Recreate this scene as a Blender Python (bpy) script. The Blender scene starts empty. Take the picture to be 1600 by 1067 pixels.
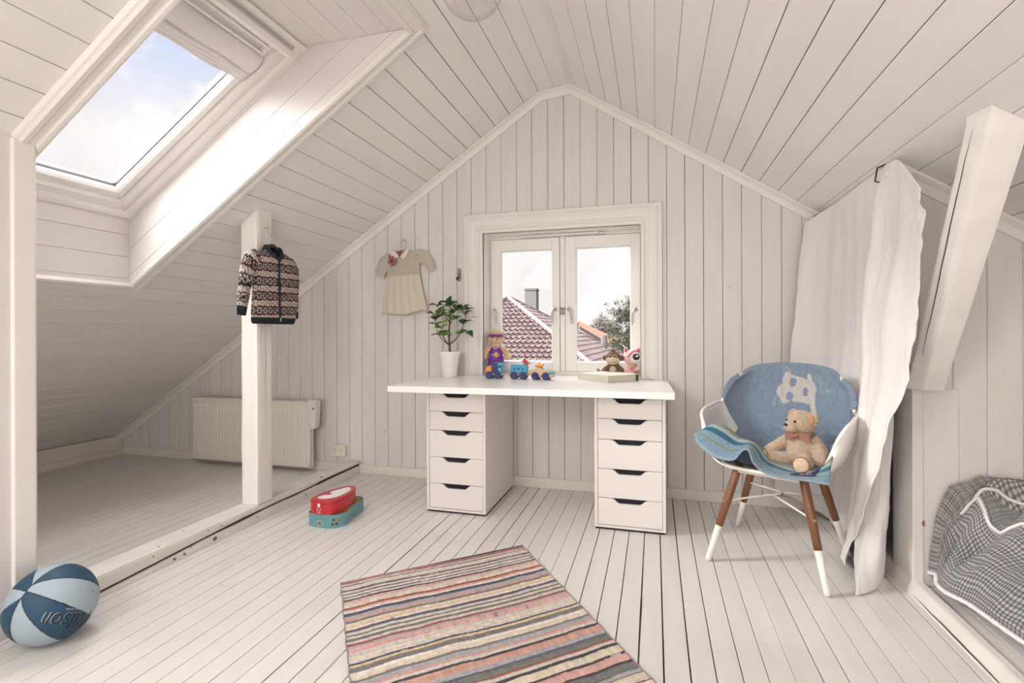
import bpy, bmesh, math, random
from mathutils import Vector, Matrix, noise
S = bpy.context.scene
COL = S.collection
random.seed(7)
PI = math.pi
def R(d): return math.radians(d)
# ------------------------------------------------------------------ camera
cam = bpy.data.objects.new('camera', bpy.data.cameras.new('camera')); COL.objects.link(cam)
cam.data.sensor_width = 36.0
cam.data.lens = 789.9/1600*36
cam.data.shift_y = -14.4/1600
cam.data.clip_start = 0.05; cam.data.clip_end = 500
cam.matrix_world = Matrix.Translation((0.2767, -3.3145, 1.0414)) @ Matrix.Rotation(.2748, 4, 'Z') @ Matrix.Rotation(PI/2, 4, 'X') @ Matrix.Rotation(-.0034, 4, 'Z')
S.camera = cam
# ------------------------------------------------------------------ colour management
S.view_settings.view_transform = 'Standard'; S.view_settings.look = 'None'
S.view_settings.exposure = 0.0; S.view_settings.gamma = 1.0; S.view_settings.use_curve_mapping = False
S.cycles.max_bounces = 8; S.cycles.diffuse_bounces = 5; S.cycles.transparent_max_bounces = 12
S.cycles.sample_clamp_indirect = 6.0; S.cycles.caustics_reflective = False; S.cycles.caustics_refractive = False
# ------------------------------------------------------------------ sky
W = bpy.data.worlds.new('sky'); S.world = W; W.use_nodes = True
nt = W.node_tree; N = nt.nodes; N.clear()
def nn(t, **k):
    n = N.new(t)
    for a, b in k.items(): setattr(n, a, b)
    return n
tc = nn('ShaderNodeTexCoord')
mp = nn('ShaderNodeMapping'); mp.inputs['Scale'].default_value = (1, 1, 1.5); mp.inputs['Location'].default_value = (.35, .1, .62)
nt.links.new(tc.outputs['Generated'], mp.inputs['Vector'])
n1 = nn('ShaderNodeTexNoise'); n1.inputs['Scale'].default_value = 3.4; n1.inputs['Detail'].default_value = 9; n1.inputs['Roughness'].default_value = .52
nt.links.new(mp.outputs['Vector'], n1.inputs['Vector'])
cr = nn('ShaderNodeValToRGB'); cr.color_ramp.elements[0].position = .465; cr.color_ramp.elements[1].position = .515
cr.color_ramp.elements[0].color = (.52, .63, .90, 1); cr.color_ramp.elements[1].color = (1.0, .955, .92, 1)
nt.links.new(n1.outputs['Fac'], cr.inputs['Fac'])
sx = nn('ShaderNodeSeparateXYZ'); nt.links.new(tc.outputs['Generated'], sx.inputs[0])
mr = nn('ShaderNodeMapRange'); mr.inputs['From Min'].default_value = .30; mr.inputs['From Max'].default_value = .48
nt.links.new(sx.outputs['Z'], mr.inputs['Value'])
n2 = nn('ShaderNodeTexNoise'); n2.inputs['Scale'].default_value = 5; n2.inputs['Detail'].default_value = 5
nt.links.new(tc.outputs['Generated'], n2.inputs['Vector'])
cr2 = nn('ShaderNodeValToRGB'); cr2.color_ramp.elements[0].position = .35; cr2.color_ramp.elements[1].position = .6
cr2.color_ramp.elements[0].color = (.87, .83, .82, 1); cr2.color_ramp.elements[1].color = (1.0, .95, .94, 1)
nt.links.new(n2.outputs['Fac'], cr2.inputs['Fac'])
mx = nn('ShaderNodeMix', data_type='RGBA')
nt.links.new(mr.outputs[0], mx.inputs['Factor']); nt.links.new(cr2.outputs[0], mx.inputs['A']); nt.links.new(cr.outputs[0], mx.inputs['B'])
bg = nn('ShaderNodeBackground'); bg.inputs['Strength'].default_value = 1.08
nt.links.new(mx.outputs['Result'], bg.inputs['Color'])
wo = nn('ShaderNodeOutputWorld'); nt.links.new(bg.outputs[0], wo.inputs[0])
# ------------------------------------------------------------------ lights
def lamp(name, kind, energy, color, loc=(0,0,0), direction=(0,0,-1), **k):
    d = bpy.data.lights.new(name, kind); d.energy = energy; d.color = color
    for a, b in k.items(): setattr(d, a, b)
    o = bpy.data.objects.new(name, d); COL.objects.link(o); o.location = loc
    o.rotation_euler = Vector(direction).to_track_quat('-Z', 'Y').to_euler(); return o
# bright veiled sun over the skylight
lamp('veiled_sun', 'SUN', 8.0, (1.0, .97, .94), direction=(1.0, .24, -.58), angle=R(26))
lamp('bright_cloud_light', 'SUN', 23.0, (1.0, .975, .955), direction=(.55, .12, -.82), angle=R(110))
# added fill lamps behind the camera; no windows are built there
lamp('rear_fill_light', 'AREA', 34.0, (1.0, .975, .95), loc=(-.15, -5.12, 1.35), direction=(0, 1, .03), shape='RECTANGLE', size=2.0, size_y=1.5)
lamp('left_slope_fill_light', 'AREA', 38.0, (1.0, .975, .955), loc=(-1.22, -4.0, 1.98), direction=(.62, .22, -.75), shape='RECTANGLE', size=1.1, size_y=.75)  # added unseen fill lamp below the left slope, brightens the room from the left
lamp('nook_fill_light', 'AREA', 19.0, (1.0, .975, .95), loc=(-2.9, -5.12, .55), direction=(0, 1, .03), shape='RECTANGLE', size=1.0, size_y=.6)  # added unseen fill lamp behind the partition, lifts the eave nook
# ------------------------------------------------------------------ materials
MATS = {}
def mat(name, color=(.8,.8,.8), rough=.5, metal=0.0, spec=.5, attr=False, var=0.0, vscale=8.0, bump=0.0, bscale=60.0, stretch=(1,1,1),
        knots=0.0, sheen=0.0, coat=0.0, alpha=None, emit=None, grime=0.0, chips=0.0):
    m = bpy.data.materials.new(name); m.use_nodes = True; t = m.node_tree; ns = t.nodes; L = t.links
    b = ns['Principled BSDF']; b.inputs['Roughness'].default_value = rough; b.inputs['Metallic'].default_value = metal
    b.inputs['Specular IOR Level'].default_value = spec
    b.inputs['Sheen Weight'].default_value = sheen; b.inputs['Coat Weight'].default_value = coat
    tc = ns.new('ShaderNodeTexCoord'); mp = ns.new('ShaderNodeMapping'); mp.inputs['Scale'].default_value = stretch
    L.new(tc.outputs['Object'], mp.inputs['Vector'])
    if attr:
        a = ns.new('ShaderNodeAttribute'); a.attribute_name = 'Col'; cur = a.outputs['Color']
        if attr == 'tint':
            x = ns.new('ShaderNodeMix'); x.data_type = 'RGBA'; x.blend_type = 'MULTIPLY'; x.inputs['Factor'].default_value = 1
            x.inputs['A'].default_value = (*color, 1); L.new(cur, x.inputs['B']); cur = x.outputs['Result']
    else:
        c = ns.new('ShaderNodeRGB'); c.outputs[0].default_value = (*color, 1); cur = c.outputs[0]
    def mul(cur, fac_socket, dark):
        x = ns.new('ShaderNodeMix'); x.data_type = 'RGBA'; x.blend_type = 'MULTIPLY'
        L.new(fac_socket, x.inputs['Factor']); L.new(cur, x.inputs['A']); x.inputs['B'].default_value = (*dark, 1)
        return x.outputs['Result']
    if var:
        n = ns.new('ShaderNodeTexNoise'); n.inputs['Scale'].default_value = vscale; n.inputs['Detail'].default_value = 5
        L.new(mp.outputs[0], n.inputs['Vector'])
        r = ns.new('ShaderNodeMapRange'); r.inputs['From Min'].default_value = .35; r.inputs['From Max'].default_value = .7
        L.new(n.outputs['Fac'], r.inputs['Value']); cur = mul(cur, r.outputs[0], (1-var, 1-var*1.15, 1-var*1.3))
    if knots:
        v = ns.new('ShaderNodeTexVoronoi'); v.inputs['Scale'].default_value = 3.0; L.new(tc.outputs['Object'], v.inputs['Vector'])
        r = ns.new('ShaderNodeMapRange'); r.inputs['From Min'].default_value = .045; r.inputs['From Max'].default_value = .02
        L.new(v.outputs['Distance'], r.inputs['Value'])
        cur = mul(cur, r.outputs[0], (1-knots*.8, 1-knots*1.2, 1-knots*1.4))
    if grime:
        n = ns.new('ShaderNodeTexNoise'); n.inputs['Scale'].default_value = 1.7; n.inputs['Detail'].default_value = 8; n.inputs['Roughness'].default_value = .7
        L.new(tc.outputs['Object'], n.inputs['Vector'])
        r = ns.new('ShaderNodeMapRange'); r.inputs['From Min'].default_value = .52; r.inputs['From Max'].default_value = .75
        L.new(n.outputs['Fac'], r.inputs['Value']); cur = mul(cur, r.outputs[0], (1-grime, 1-grime*1.1, 1-grime*1.25))
    if chips:
        n = ns.new('ShaderNodeTexNoise'); n.inputs['Scale'].default_value = 16; n.inputs['Detail'].default_value = 6
        L.new(mp.outputs[0], n.inputs['Vector'])
        r = ns.new('ShaderNodeMapRange'); r.inputs['From Min'].default_value = chips; r.inputs['From Max'].default_value = chips+.015
        L.new(n.outputs['Fac'], r.inputs['Value']); cur = mul(cur, r.outputs[0], (.34, .26, .2))
    L.new(cur, b.inputs['Base Color'])
    if bump:
        n = ns.new('ShaderNodeTexNoise'); n.inputs['Scale'].default_value = bscale; n.inputs['Detail'].default_value = 4
        L.new(mp.outputs[0], n.inputs['Vector'])
        bp = ns.new('ShaderNodeBump'); bp.inputs['Strength'].default_value = bump; bp.inputs['Distance'].default_value = .004
        L.new(n.outputs['Fac'], bp.inputs['Height']); L.new(bp.outputs[0], b.inputs['Normal'])
    if emit: b.inputs['Emission Color'].default_value = (*emit, 1); b.inputs['Emission Strength'].default_value = 1
    MATS[name] = m; return m
def srgb(r, g, b):
    f = lambda c: (c/255/12.92) if c/255 <= .04045 else ((c/255+.055)/1.055)**2.4
    return (f(r), f(g), f(b))
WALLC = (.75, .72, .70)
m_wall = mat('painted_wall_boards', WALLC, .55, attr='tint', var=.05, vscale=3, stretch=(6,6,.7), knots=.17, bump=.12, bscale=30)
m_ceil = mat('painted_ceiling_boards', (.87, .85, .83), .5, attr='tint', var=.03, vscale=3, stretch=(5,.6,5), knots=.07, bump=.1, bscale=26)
m_well = mat('white_skylight_boards', (.80, .77, .745), .5, attr='tint', var=.02, vscale=3, bump=.06, bscale=26)
m_floor = mat('painted_floor_boards', (.76, .735, .71), .38, attr='tint', var=.05, vscale=3, stretch=(6,.6,6), knots=.05, bump=.16, bscale=34, grime=.10, chips=.735)
m_backing = mat('dark_board_gap', (.035, .024, .018), .9)
m_backing2 = mat('board_tongue', (.45, .40, .36), .8)
m_trim = mat('painted_trim', (.82, .79, .75), .42, var=.03, vscale=5, bump=.05, bscale=40)
m_trimwarm = mat('painted_baseboard', (.78, .74, .67), .45, var=.05, vscale=5, bump=.05, bscale=40)
m_beam = mat('rough_painted_timber', (.76, .73, .69), .55, var=.09, vscale=7, bump=.5, bscale=22, chips=.70)
m_beamdark = mat('bare_split_timber', (.07, .045, .03), .9)
m_post = mat('painted_post_timber', (.83, .80, .76), .5, var=.03, vscale=6, bump=.45, bscale=20, stretch=(1,1,.4))
m_ply = mat('orange_bare_wood', (.36, .15, .05), .8)
m_white = mat('white_laminate', (.88, .86, .84), .3, coat=.1)
m_cab = mat('white_cabinet', (.78, .74, .71), .4)
m_dark = mat('drawer_cavity', (.012, .01, .018), .8)
m_sash = mat('white_window_paint', (.81, .79, .75), .35)
m_velux = mat('white_skylight_frame', (.86, .83, .80), .3)
m_gasket = mat('dark_gasket', (.05, .045, .06), .5)
m_metal = mat('brushed_metal', (.55, .54, .52), .3, metal=1.0)
m_rad = mat('cream_enamel', (.78, .74, .66), .35)
m_plastic = mat('white_plastic', (.80, .765, .72), .35, coat=.2)
m_outlet = mat('outlet_plastic', (.78, .73, .62), .4)
m_black = mat('black_metal', (.02, .018, .018), .5)
m_attr = mat('dyed_cloth', attr=True, rough=.9, spec=.2, sheen=.15, bump=.3, bscale=300)
m_knit = mat('patterned_knit', attr=True, rough=.95, spec=.1, bump=.7, bscale=240)
m_rug = mat('woven_rag', attr=True, rough=.95, spec=.1, bump=.6, bscale=260, var=.12, vscale=120)
m_curt = mat('white_cotton_curtain', (.78, .76, .75), .9, spec=.15, sheen=.2, bump=.1, bscale=120)
m_blind = mat('white_blind_cloth', (.80, .77, .76), .85, spec=.15)
def glass_mat(name, refl=.08, tint=(1,1,1), k=.5):
    m = bpy.data.materials.new(name); m.use_nodes = True; t = m.node_tree; ns = t.nodes; L = t.links
    ns.remove(ns['Principled BSDF']); o = ns['Material Output']
    a = ns.new('ShaderNodeBsdfTransparent'); a.inputs[0].default_value = (*tint, 1)
    g = ns.new('ShaderNodeBsdfGlossy'); g.inputs['Roughness'].default_value = .02
    f = ns.new('ShaderNodeLayerWeight'); f.inputs['Blend'].default_value = .5
    pw = ns.new('ShaderNodeMath'); pw.operation = 'POWER'; pw.inputs[1].default_value = 4.0; L.new(f.outputs['Facing'], pw.inputs[0])
    mm = ns.new('ShaderNodeMath'); mm.operation = 'MULTIPLY_ADD'; mm.inputs[1].default_value = k; mm.inputs[2].default_value = refl
    L.new(pw.outputs[0], mm.inputs[0])
    x = ns.new('ShaderNodeMixShader'); L.new(mm.outputs[0], x.inputs[0]); L.new(a.outputs[0], x.inputs[1]); L.new(g.outputs[0], x.inputs[2])
    L.new(x.outputs[0], o.inputs[0]); return m
m_glass = glass_mat('window_glass', .004, k=.12)
m_globe = glass_mat('clear_globe_glass', .05, (.985,.98,.98), k=.7)
# ------------------------------------------------------------------ mesh helpers
def tag(o, label=None, cat=None, group=None, kind=None):
    if label: o['label'] = label
    if cat: o['category'] = cat
    if group: o['group'] = group
    if kind: o['kind'] = kind
    return o
def empty(name, loc=(0,0,0), rz=0.0, label=None, cat=None, group=None, kind=None):
    o = bpy.data.objects.new(name, None); COL.objects.link(o); o.empty_display_size = .05
    o.location = loc; o.rotation_euler = (0,0,rz); return tag(o, label, cat, group, kind)
def basis(z):
    z = Vector(z).normalized(); x = z.orthogonal().normalized(); y = z.cross(x); return x, y, z
class MB:
    def __init__(s): s.v = []; s.f = []; s.c = []; s.M = None
    def add(s, vs, fs, col=None):
        o = len(s.v)
        for i, p in enumerate(vs):
            p = Vector(p)
            if s.M is not None: p = s.M @ p
            s.v.append(p)
            s.c.append(col[i] if isinstance(col, list) else (col or (1,1,1)))
        s.f += [tuple(o+i for i in f) for f in fs]; return s
    def box(s, x0, x1, y0, y1, z0, z1, col=None):
        v = [(x,y,z) for z in (z0,z1) for y in (y0,y1) for x in (x0,x1)]
        return s.add(v, [(0,2,3,1),(4,5,7,6),(0,1,5,4),(2,6,7,3),(0,4,6,2),(1,3,7,5)], col)
    def grid(s, fn, nu, nv, cu=False, cv=False, colfn=None):
        vs = []; cs = []
        for j in range(nv + (0 if cv else 1)):
            for i in range(nu + (0 if cu else 1)):
                u, v = i/nu, j/nv
                vs.append(fn(u, v)); cs.append(colfn(u, v) if colfn else (1,1,1))
        wu = nu if cu else nu+1; wv = nv if cv else nv+1; fs = []
        for j in range(nv):
            for i in range(nu):
                a = j*wu+i; b = j*wu+(i+1) % wu; c = ((j+1) % wv)*wu+(i+1) % wu; d = ((j+1) % wv)*wu+i
                fs.append((a,b,c,d))
        return s.add(vs, fs, cs)
    def tube(s, pts, r, n=10, closed=False, col=None, flat=1.0):
        pts = [Vector(p) for p in pts]; rs = r if isinstance(r, (list,tuple)) else [r]*len(pts)
        vs = []; prev = None; m = len(pts)
        for i, p in enumerate(pts):
            if closed: t = pts[(i+1) % m]-pts[i-1]
            else: t = pts[min(i+1, m-1)]-pts[max(i-1, 0)]
            t.normalize()
            x = prev - t*prev.dot(t) if prev is not None else t.orthogonal()
            if x.length < 1e-6: x = t.orthogonal()
            x.normalize(); prev = x; y = t.cross(x)
            for k in range(n):
                a = 2*PI*k/n; vs.append(p + (x*math.cos(a)+y*math.sin(a)*flat)*rs[i])
        fs = []
        for i in range(m-1 + (1 if closed else 0)):
            for k in range(n):
                a = i*n; b = ((i+1) % m)*n
                fs.append((a+k, a+(k+1) % n, b+(k+1) % n, b+k))
        if not closed: fs.append(tuple(range(n-1, -1, -1))); fs.append(tuple((m-1)*n+k for k in range(n)))
        return s.add(vs, fs, col)
    def lathe(s, prof, n=24, o=(0,0,0), axis=(0,0,1), col=None, caps=True):
        x, y, z = basis(axis); o = Vector(o); vs = []
        for r, h in prof:
            for k in range(n):
                a = 2*PI*k/n; vs.append(o + x*(r*math.cos(a)) + y*(r*math.sin(a)) + z*h)
        fs = []
        for i in range(len(prof)-1):
            for k in range(n): fs.append((i*n+k, i*n+(k+1) % n, (i+1)*n+(k+1) % n, (i+1)*n+k))
        if caps: fs.append(tuple(range(n-1,-1,-1))); fs.append(tuple((len(prof)-1)*n+k for k in range(n)))
        return s.add(vs, fs, col)
    def ell(s, c, r, rot=None, n=20, m=12, col=None):
        c = Vector(c); r = (r,r,r) if isinstance(r, (int,float)) else r; vs = []
        for j in range(1, m):
            t = PI*j/m
            for k in range(n):
                a = 2*PI*k/n; p = Vector((r[0]*math.sin(t)*math.cos(a), r[1]*math.sin(t)*math.sin(a), r[2]*math.cos(t)))
                vs.append(c + (rot @ p if rot else p))
        tp = Vector((0,0,r[2])); bt = Vector((0,0,-r[2]))
        vs += [c+(rot @ tp if rot else tp), c+(rot @ bt if rot else bt)]; fs = []
        for j in range(m-2):
            for k in range(n): fs.append((j*n+k, (j+1)*n+k, (j+1)*n+(k+1) % n, j*n+(k+1) % n))
        T = (m-1)*n
        for k in range(n): fs.append((T, k, (k+1) % n)); fs.append((T+1, (m-2)*n+(k+1) % n, (m-2)*n+k))
        return s.add(vs, fs, col)
    def prism(s, poly, ext, col=None):
        ext = Vector(ext); p = [Vector(q) for q in poly]; n = len(p)
        fs = [tuple(range(n-1,-1,-1)), tuple(n+i for i in range(n))] + [(i,(i+1) % n,n+(i+1) % n,n+i) for i in range(n)]
        return s.add(p+[q+ext for q in p], fs, col)
    def build(s, name, m, parent=None, smooth=False, bevel=0, solid=0, sub=0, attr=False, seg=2, off=0, recalc=True, remesh=0, auto=None):
        me = bpy.data.meshes.new(name); me.from_pydata([tuple(v) for v in s.v], [], s.f)
        if recalc:
            bm = bmesh.new(); bm.from_mesh(me); bmesh.ops.recalc_face_normals(bm, faces=bm.faces); bm.to_mesh(me); bm.free()
        if attr:
            a = me.color_attributes.new('Col', 'FLOAT_COLOR', 'POINT')
            for i, c in enumerate(s.c): a.data[i].color = (c[0], c[1], c[2], 1)
        me.materials.append(m)
        if smooth:
            for p in me.polygons: p.use_smooth = True
        o = bpy.data.objects.new(name, me); COL.objects.link(o)
        if parent is not None: o.parent = parent
        if remesh:
            r = o.modifiers.new('r', 'REMESH'); r.mode = 'VOXEL'; r.voxel_size = remesh; r.use_smooth_shade = True
            q = o.modifiers.new('s', 'SMOOTH'); q.iterations = 4; q.factor = .5
        if solid: x = o.modifiers.new('s', 'SOLIDIFY'); x.thickness = solid; x.offset = off
        if bevel: x = o.modifiers.new('b', 'BEVEL'); x.width = bevel; x.segments = seg; x.limit_method = 'ANGLE'; x.angle_limit = R(35)
        if sub: x = o.modifiers.new('u', 'SUBSURF'); x.levels = sub; x.render_levels = sub
        return o
def cr_spline(P, t):
    n = len(P)-1; x = max(0, min(n-1e-6, t*n)); i = int(x); f = x-i
    p1, p2 = Vector(P[i]), Vector(P[i+1]); p0 = Vector(P[i-1]) if i > 0 else p1*2-p2; p3 = Vector(P[i+2]) if i+2 <= n else p2*2-p1
    return .5*((2*p1)+(p2-p0)*f+(2*p0-5*p1+4*p2-p3)*f*f+(3*p1-p0-3*p2+p3)*f**3)
def spline(P, n=24): return [cr_spline(P, i/n) for i in range(n+1)]
def lerp(a, b, t): return a+(b-a)*t
def sstep(a, b, x):
    t = max(0, min(1, (x-a)/(b-a))); return t*t*(3-2*t)
def interp(keys, x):
    if x <= keys[0][0]: return keys[0][1]
    for (a, va), (b, vb) in zip(keys, keys[1:]):
        if x <= b:
            t = (x-a)/(b-a)
            if isinstance(va, (tuple,list)): return tuple(lerp(p, q, t) for p, q in zip(va, vb))
            return lerp(va, vb, t)
    return keys[-1][1]
def clip(poly, axis, val, keep):
    out = []; n = len(poly)
    for i in range(n):
        a, b = poly[i], poly[(i+1) % n]
        da = (a[axis]-val)*keep; db = (b[axis]-val)*keep
        if da >= 0: out.append(a)
        if (da > 0 and db < 0) or (da < 0 and db > 0):
            t = da/(da-db); out.append((lerp(a[0], b[0], t), lerp(a[1], b[1], t)))
    return out
def area(p): return abs(sum(p[i][0]*p[(i+1) % len(p)][1]-p[(i+1) % len(p)][0]*p[i][1] for i in range(len(p))))/2 if len(p) > 2 else 0
def planks(mb, O, U, V, Nn, poly, w, phase=0.0, holes=(), gap=(.001,.003), ch=.003, th=.018, jit=.0, tint=.03, edges=None, joints=0, rng=None):
    """boards running along V, laid side by side along U, cut to poly and around holes (u0,u1,v0,v1)"""
    rng = rng or random.Random(3)
    O, U, V, Nn = Vector(O), Vector(U), Vector(V), Vector(Nn)
    us = [p[0] for p in poly]; lo, hi = min(us), max(us)
    if edges is None:
        edges = [phase + k*w + (rng.uniform(-jit, jit) if jit else 0) for k in range(math.floor((lo-phase)/w)-1, math.ceil((hi-phase)/w)+2)]
    for a, b in zip(edges, edges[1:]):
        if b <= lo or a >= hi: continue
        g = rng.uniform(*gap)/2; aa, bb = a+g, b-g
        P = clip(clip(poly, 0, aa, 1), 0, bb, -1)
        if area(P) < 1e-5: continue
        pieces = [P]
        for (h0, h1, k0, k1) in holes:
            nx = []
            for Q in pieces:
                if aa >= h1 or bb <= h0: nx.append(Q); continue
                nx += [clip(Q, 1, k0, -1), clip(Q, 1, k1, 1)]
                mid = clip(clip(Q, 1, k0, 1), 1, k1, -1)
                nx += [clip(mid, 0, h0, -1), clip(mid, 0, h1, 1)]
            pieces = nx
        if joints:
            nx = []
            for Q in pieces:
                if area(Q) < 1e-5: continue
                vs_ = [p[1] for p in Q]; cut = rng.uniform(min(vs_)-joints, max(vs_)+joints*.3)
                if min(vs_)+.2 < cut < max(vs_)-.2: nx += [clip(Q, 1, cut-.0008, -1), clip(Q, 1, cut+.0008, 1)]
                else: nx.append(Q)
            pieces = nx
        for Q in pieces:
            if area(Q) < 1e-5: continue
            t = 1-rng.uniform(0, tint); colr = (t, t*(1-rng.uniform(0,.012)), t*(1-rng.uniform(0,.02)))
            qa, qb = min(p[0] for p in Q), max(p[0] for p in Q)
            if qb-qa < 2.5*ch: continue
            f = lambda u: qa+ch+(u-qa)*(qb-qa-2*ch)/(qb-qa)
            n = len(Q)
            r0 = [O+U*p[0]+V*p[1]-Nn*th for p in Q]; r1 = [O+U*p[0]+V*p[1]-Nn*ch for p in Q]; r2 = [O+U*f(p[0])+V*p[1] for p in Q]
            fs = [tuple(range(n)), tuple(2*n+i for i in range(n-1,-1,-1))]
            for k in (0, n):
                for i in range(n): fs.append((k+i, k+n+i, k+n+(i+1) % n, k+(i+1) % n))
            mb.add(r0+r1+r2, fs, colr)
def slab(mb, O, U, V, Nn, poly, th, holes=(), top=0.0):
    planks(mb, Vector(O)-Vector(Nn)*top, U, V, Nn, poly, 1e3, -500, holes, gap=(0,0), ch=.0, th=th, tint=0) if False else None
    O, U, V, Nn = Vector(O), Vector(U), Vector(V), Vector(Nn)
    pieces = [poly]
    for (h0, h1, k0, k1) in holes:
        nx = []
        for Q in pieces:
            nx += [clip(Q, 1, k0, -1), clip(Q, 1, k1, 1)]
            mid = clip(clip(Q, 1, k0, 1), 1, k1, -1); nx += [clip(mid, 0, h0, -1), clip(mid, 0, h1, 1)]
        pieces = nx
    for Q in pieces:
        if area(Q) > 1e-5: mb.prism([O+U*p[0]+V*p[1]-Nn*top for p in Q], -Nn*th)
def ring(mb, O, U, V, Nn, u0, u1, v0, v1, prof, sides=(0,1,2,3), closed_prof=True):
    """sweep profile [(outward a, height b)] round a rectangle; sides 0 bottom,1 right,2 top,3 left"""
    O, U, V, Nn = Vector(O), Vector(U), Vector(V), Vector(Nn)
    def corner(i, a, b):
        cu = (u0-a, u1+a, u1+a, u0-a)[i]; cv = (v0-a, v0-a, v1+a, v1+a)[i]
        return O+U*cu+V*cv+Nn*b
    n = len(prof)
    for s in sides:
        i, j = s, (s+1) % 4
        vs = [corner(i, a, b) for a, b in prof]+[corner(j, a, b) for a, b in prof]
        fs = [(k, (k+1) % n, n+(k+1) % n, n+k) for k in range(n)]+[tuple(range(n-1,-1,-1)), tuple(range(n, 2*n))]
        mb.add(vs, fs)
def sweep(mb, p0, p1, A, B, prof):
    p0, p1, A, B = Vector(p0), Vector(p1), Vector(A), Vector(B)
    mb.prism([p0+A*a+B*b for a, b in prof], p1-p0)
def text_mb(txt, size, fn, mb=None, extr=.0004, col=None, sub=0):
    cu = bpy.data.curves.new('t', 'FONT'); cu.body = txt; cu.size = size; cu.align_x = 'CENTER'; cu.align_y = 'CENTER'; cu.extrude = extr; cu.resolution_u = 3
    o = bpy.data.objects.new('t', cu); COL.objects.link(o)
    dg = bpy.context.evaluated_depsgraph_get(); me = bpy.data.meshes.new_from_object(o.evaluated_get(dg))
    if sub:
        bm = bmesh.new(); bm.from_mesh(me); bmesh.ops.triangulate(bm, faces=bm.faces)
        bmesh.ops.subdivide_edges(bm, edges=bm.edges, cuts=sub, use_grid_fill=True); bm.to_mesh(me); bm.free()
    mb = mb or MB(); mb.add([fn(v.co.x, v.co.y, v.co.z) for v in me.vertices], [tuple(p.vertices) for p in me.polygons], col)
    bpy.data.objects.remove(o); bpy.data.meshes.remove(me); bpy.data.curves.remove(cu); return mb
def struct(o): o['kind'] = 'structure'; return o

# ================================================================== THE SETTING
YN = -5.25                                   # opposite gable, behind the camera
mL, kL = .66354, 2.9432                      # left slope z = mL x + kL
mR, kR = -.6547, 2.4996                      # right slope
aL = math.atan(mL); aR = math.atan(-mR)
UL = Vector((math.cos(aL), 0, math.sin(aL))); NL = Vector((math.sin(aL), 0, -math.cos(aL)))
UR = Vector((math.cos(aR), 0, -math.sin(aR))); NR = Vector((-math.sin(aR), 0, -math.cos(aR)))
XE = -4.22                                   # left eave
XR = 2.75
X0, Z0, X1, Z1 = -.46, 2.638, -.245, 2.660   # flat strip at the ridge
# ---- floor
mb = MB()
rng = random.Random(11)
edges = [-4.4]; x = .301
left = [.301]
while left[-1] > -4.5: left.append(left[-1]-.077+rng.uniform(-.003,.003))
right = [.301]
while right[-1] < 2.9: right.append(right[-1]+.077+rng.uniform(-.003,.003))
edges = sorted(left[1:]+right)
planks(mb, (0,0,0), (1,0,0), (0,1,0), (0,0,1), [(-4.3,YN),(1.262,YN),(1.262,.0),(-4.3,.0)], .077, edges=edges, gap=(.0012,.0052), ch=.0012, th=.02, tint=.045, joints=3.0, rng=rng)
planks(mb, (0,0,.028), (1,0,0), (0,1,0), (0,0,1), [(1.27,YN),(2.75,YN),(2.75,.0),(1.27,.0)], .11, .05, gap=(.001,.002), ch=.0012, th=.02, tint=.04, rng=rng)
fl = struct(mb.build('floor', m_floor, attr=True))
mb = MB(); mb.box(-4.3, 2.75, YN, .2, -.25, -.0185); struct(mb.build('floor_underlay', m_backing, fl)); 
del fl['kind']; struct(fl)
# dark strips laid on the boards, painting the shade of wide open joints
for (xa, ya, xb, yb, w_) in ((left[1],-.80,left[1],-2.2,.0058),(min(left, key=lambda q: abs(q+.872)),-.50,min(left, key=lambda q: abs(q+.872)),-2.2,.0042)):
    mb = MB(); k_ = 60; vs = []
    for i in range(k_+1):
        f = i/k_; ww = w_*(.35+.65*math.sin(PI*min(1,f*1.3))**2)*(1+.5*noise.noise((f*14,xa,0)))*.5; x_ = lerp(xa,xb,f)+.0012*noise.noise((f*9,xa,2)); y_ = lerp(ya,yb,f); vs += [(x_-ww,y_,.0007),(x_+ww,y_,.0007)]
    mb.add(vs, [(2*i,2*i+1,2*i+3,2*i+2) for i in range(k_)]); struct(mb.build('joint_shade_strip', m_backing, fl))
# ---- back wall (gable)
gable = [(XE, 0), (2.75, 0), (2.75, mR*2.75+kR), (X1, Z1), (X0, Z0), (XE, mL*XE+kL)]
WX0, WX1, WZ0, WZ1 = -.865, .195, .735, 1.724
hole = (WX0, WX1, WZ0, WZ1)
mb = MB(); rng = random.Random(5)
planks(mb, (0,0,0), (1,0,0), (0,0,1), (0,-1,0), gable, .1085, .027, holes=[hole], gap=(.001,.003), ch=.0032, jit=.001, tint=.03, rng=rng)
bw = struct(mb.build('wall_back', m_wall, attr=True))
mb = MB(); slab(mb, (0,0,0), (1,0,0), (0,0,1), (0,-1,0), gable, .20, [(WX0-.021,WX1+.021,WZ0-.021,WZ1+.021)], top=.0165)
struct(mb.build('wall_back_core', m_backing, bw))
# ---- left slope with the skylight opening
SX0, SX1, SY0, SY1 = -2.453, -.80, -2.03, -1.25
hl = (SX0/math.cos(aL), SX1/math.cos(aL), SY0, SY1); hlp = (hl[0]-.004, hl[1]+.004, SY0-.004, SY1+.004)
polyL = [(XE/math.cos(aL), YN), (X0/math.cos(aL), YN), (X0/math.cos(aL), 0), (XE/math.cos(aL), 0)]
mb = MB(); rng = random.Random(8)
planks(mb, (0,0,kL), UL, (0,1,0), NL, polyL, .1215, -.06, holes=[hlp], gap=(.0012,.0036), ch=.0018, jit=.001, tint=.03, rng=rng)
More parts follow.
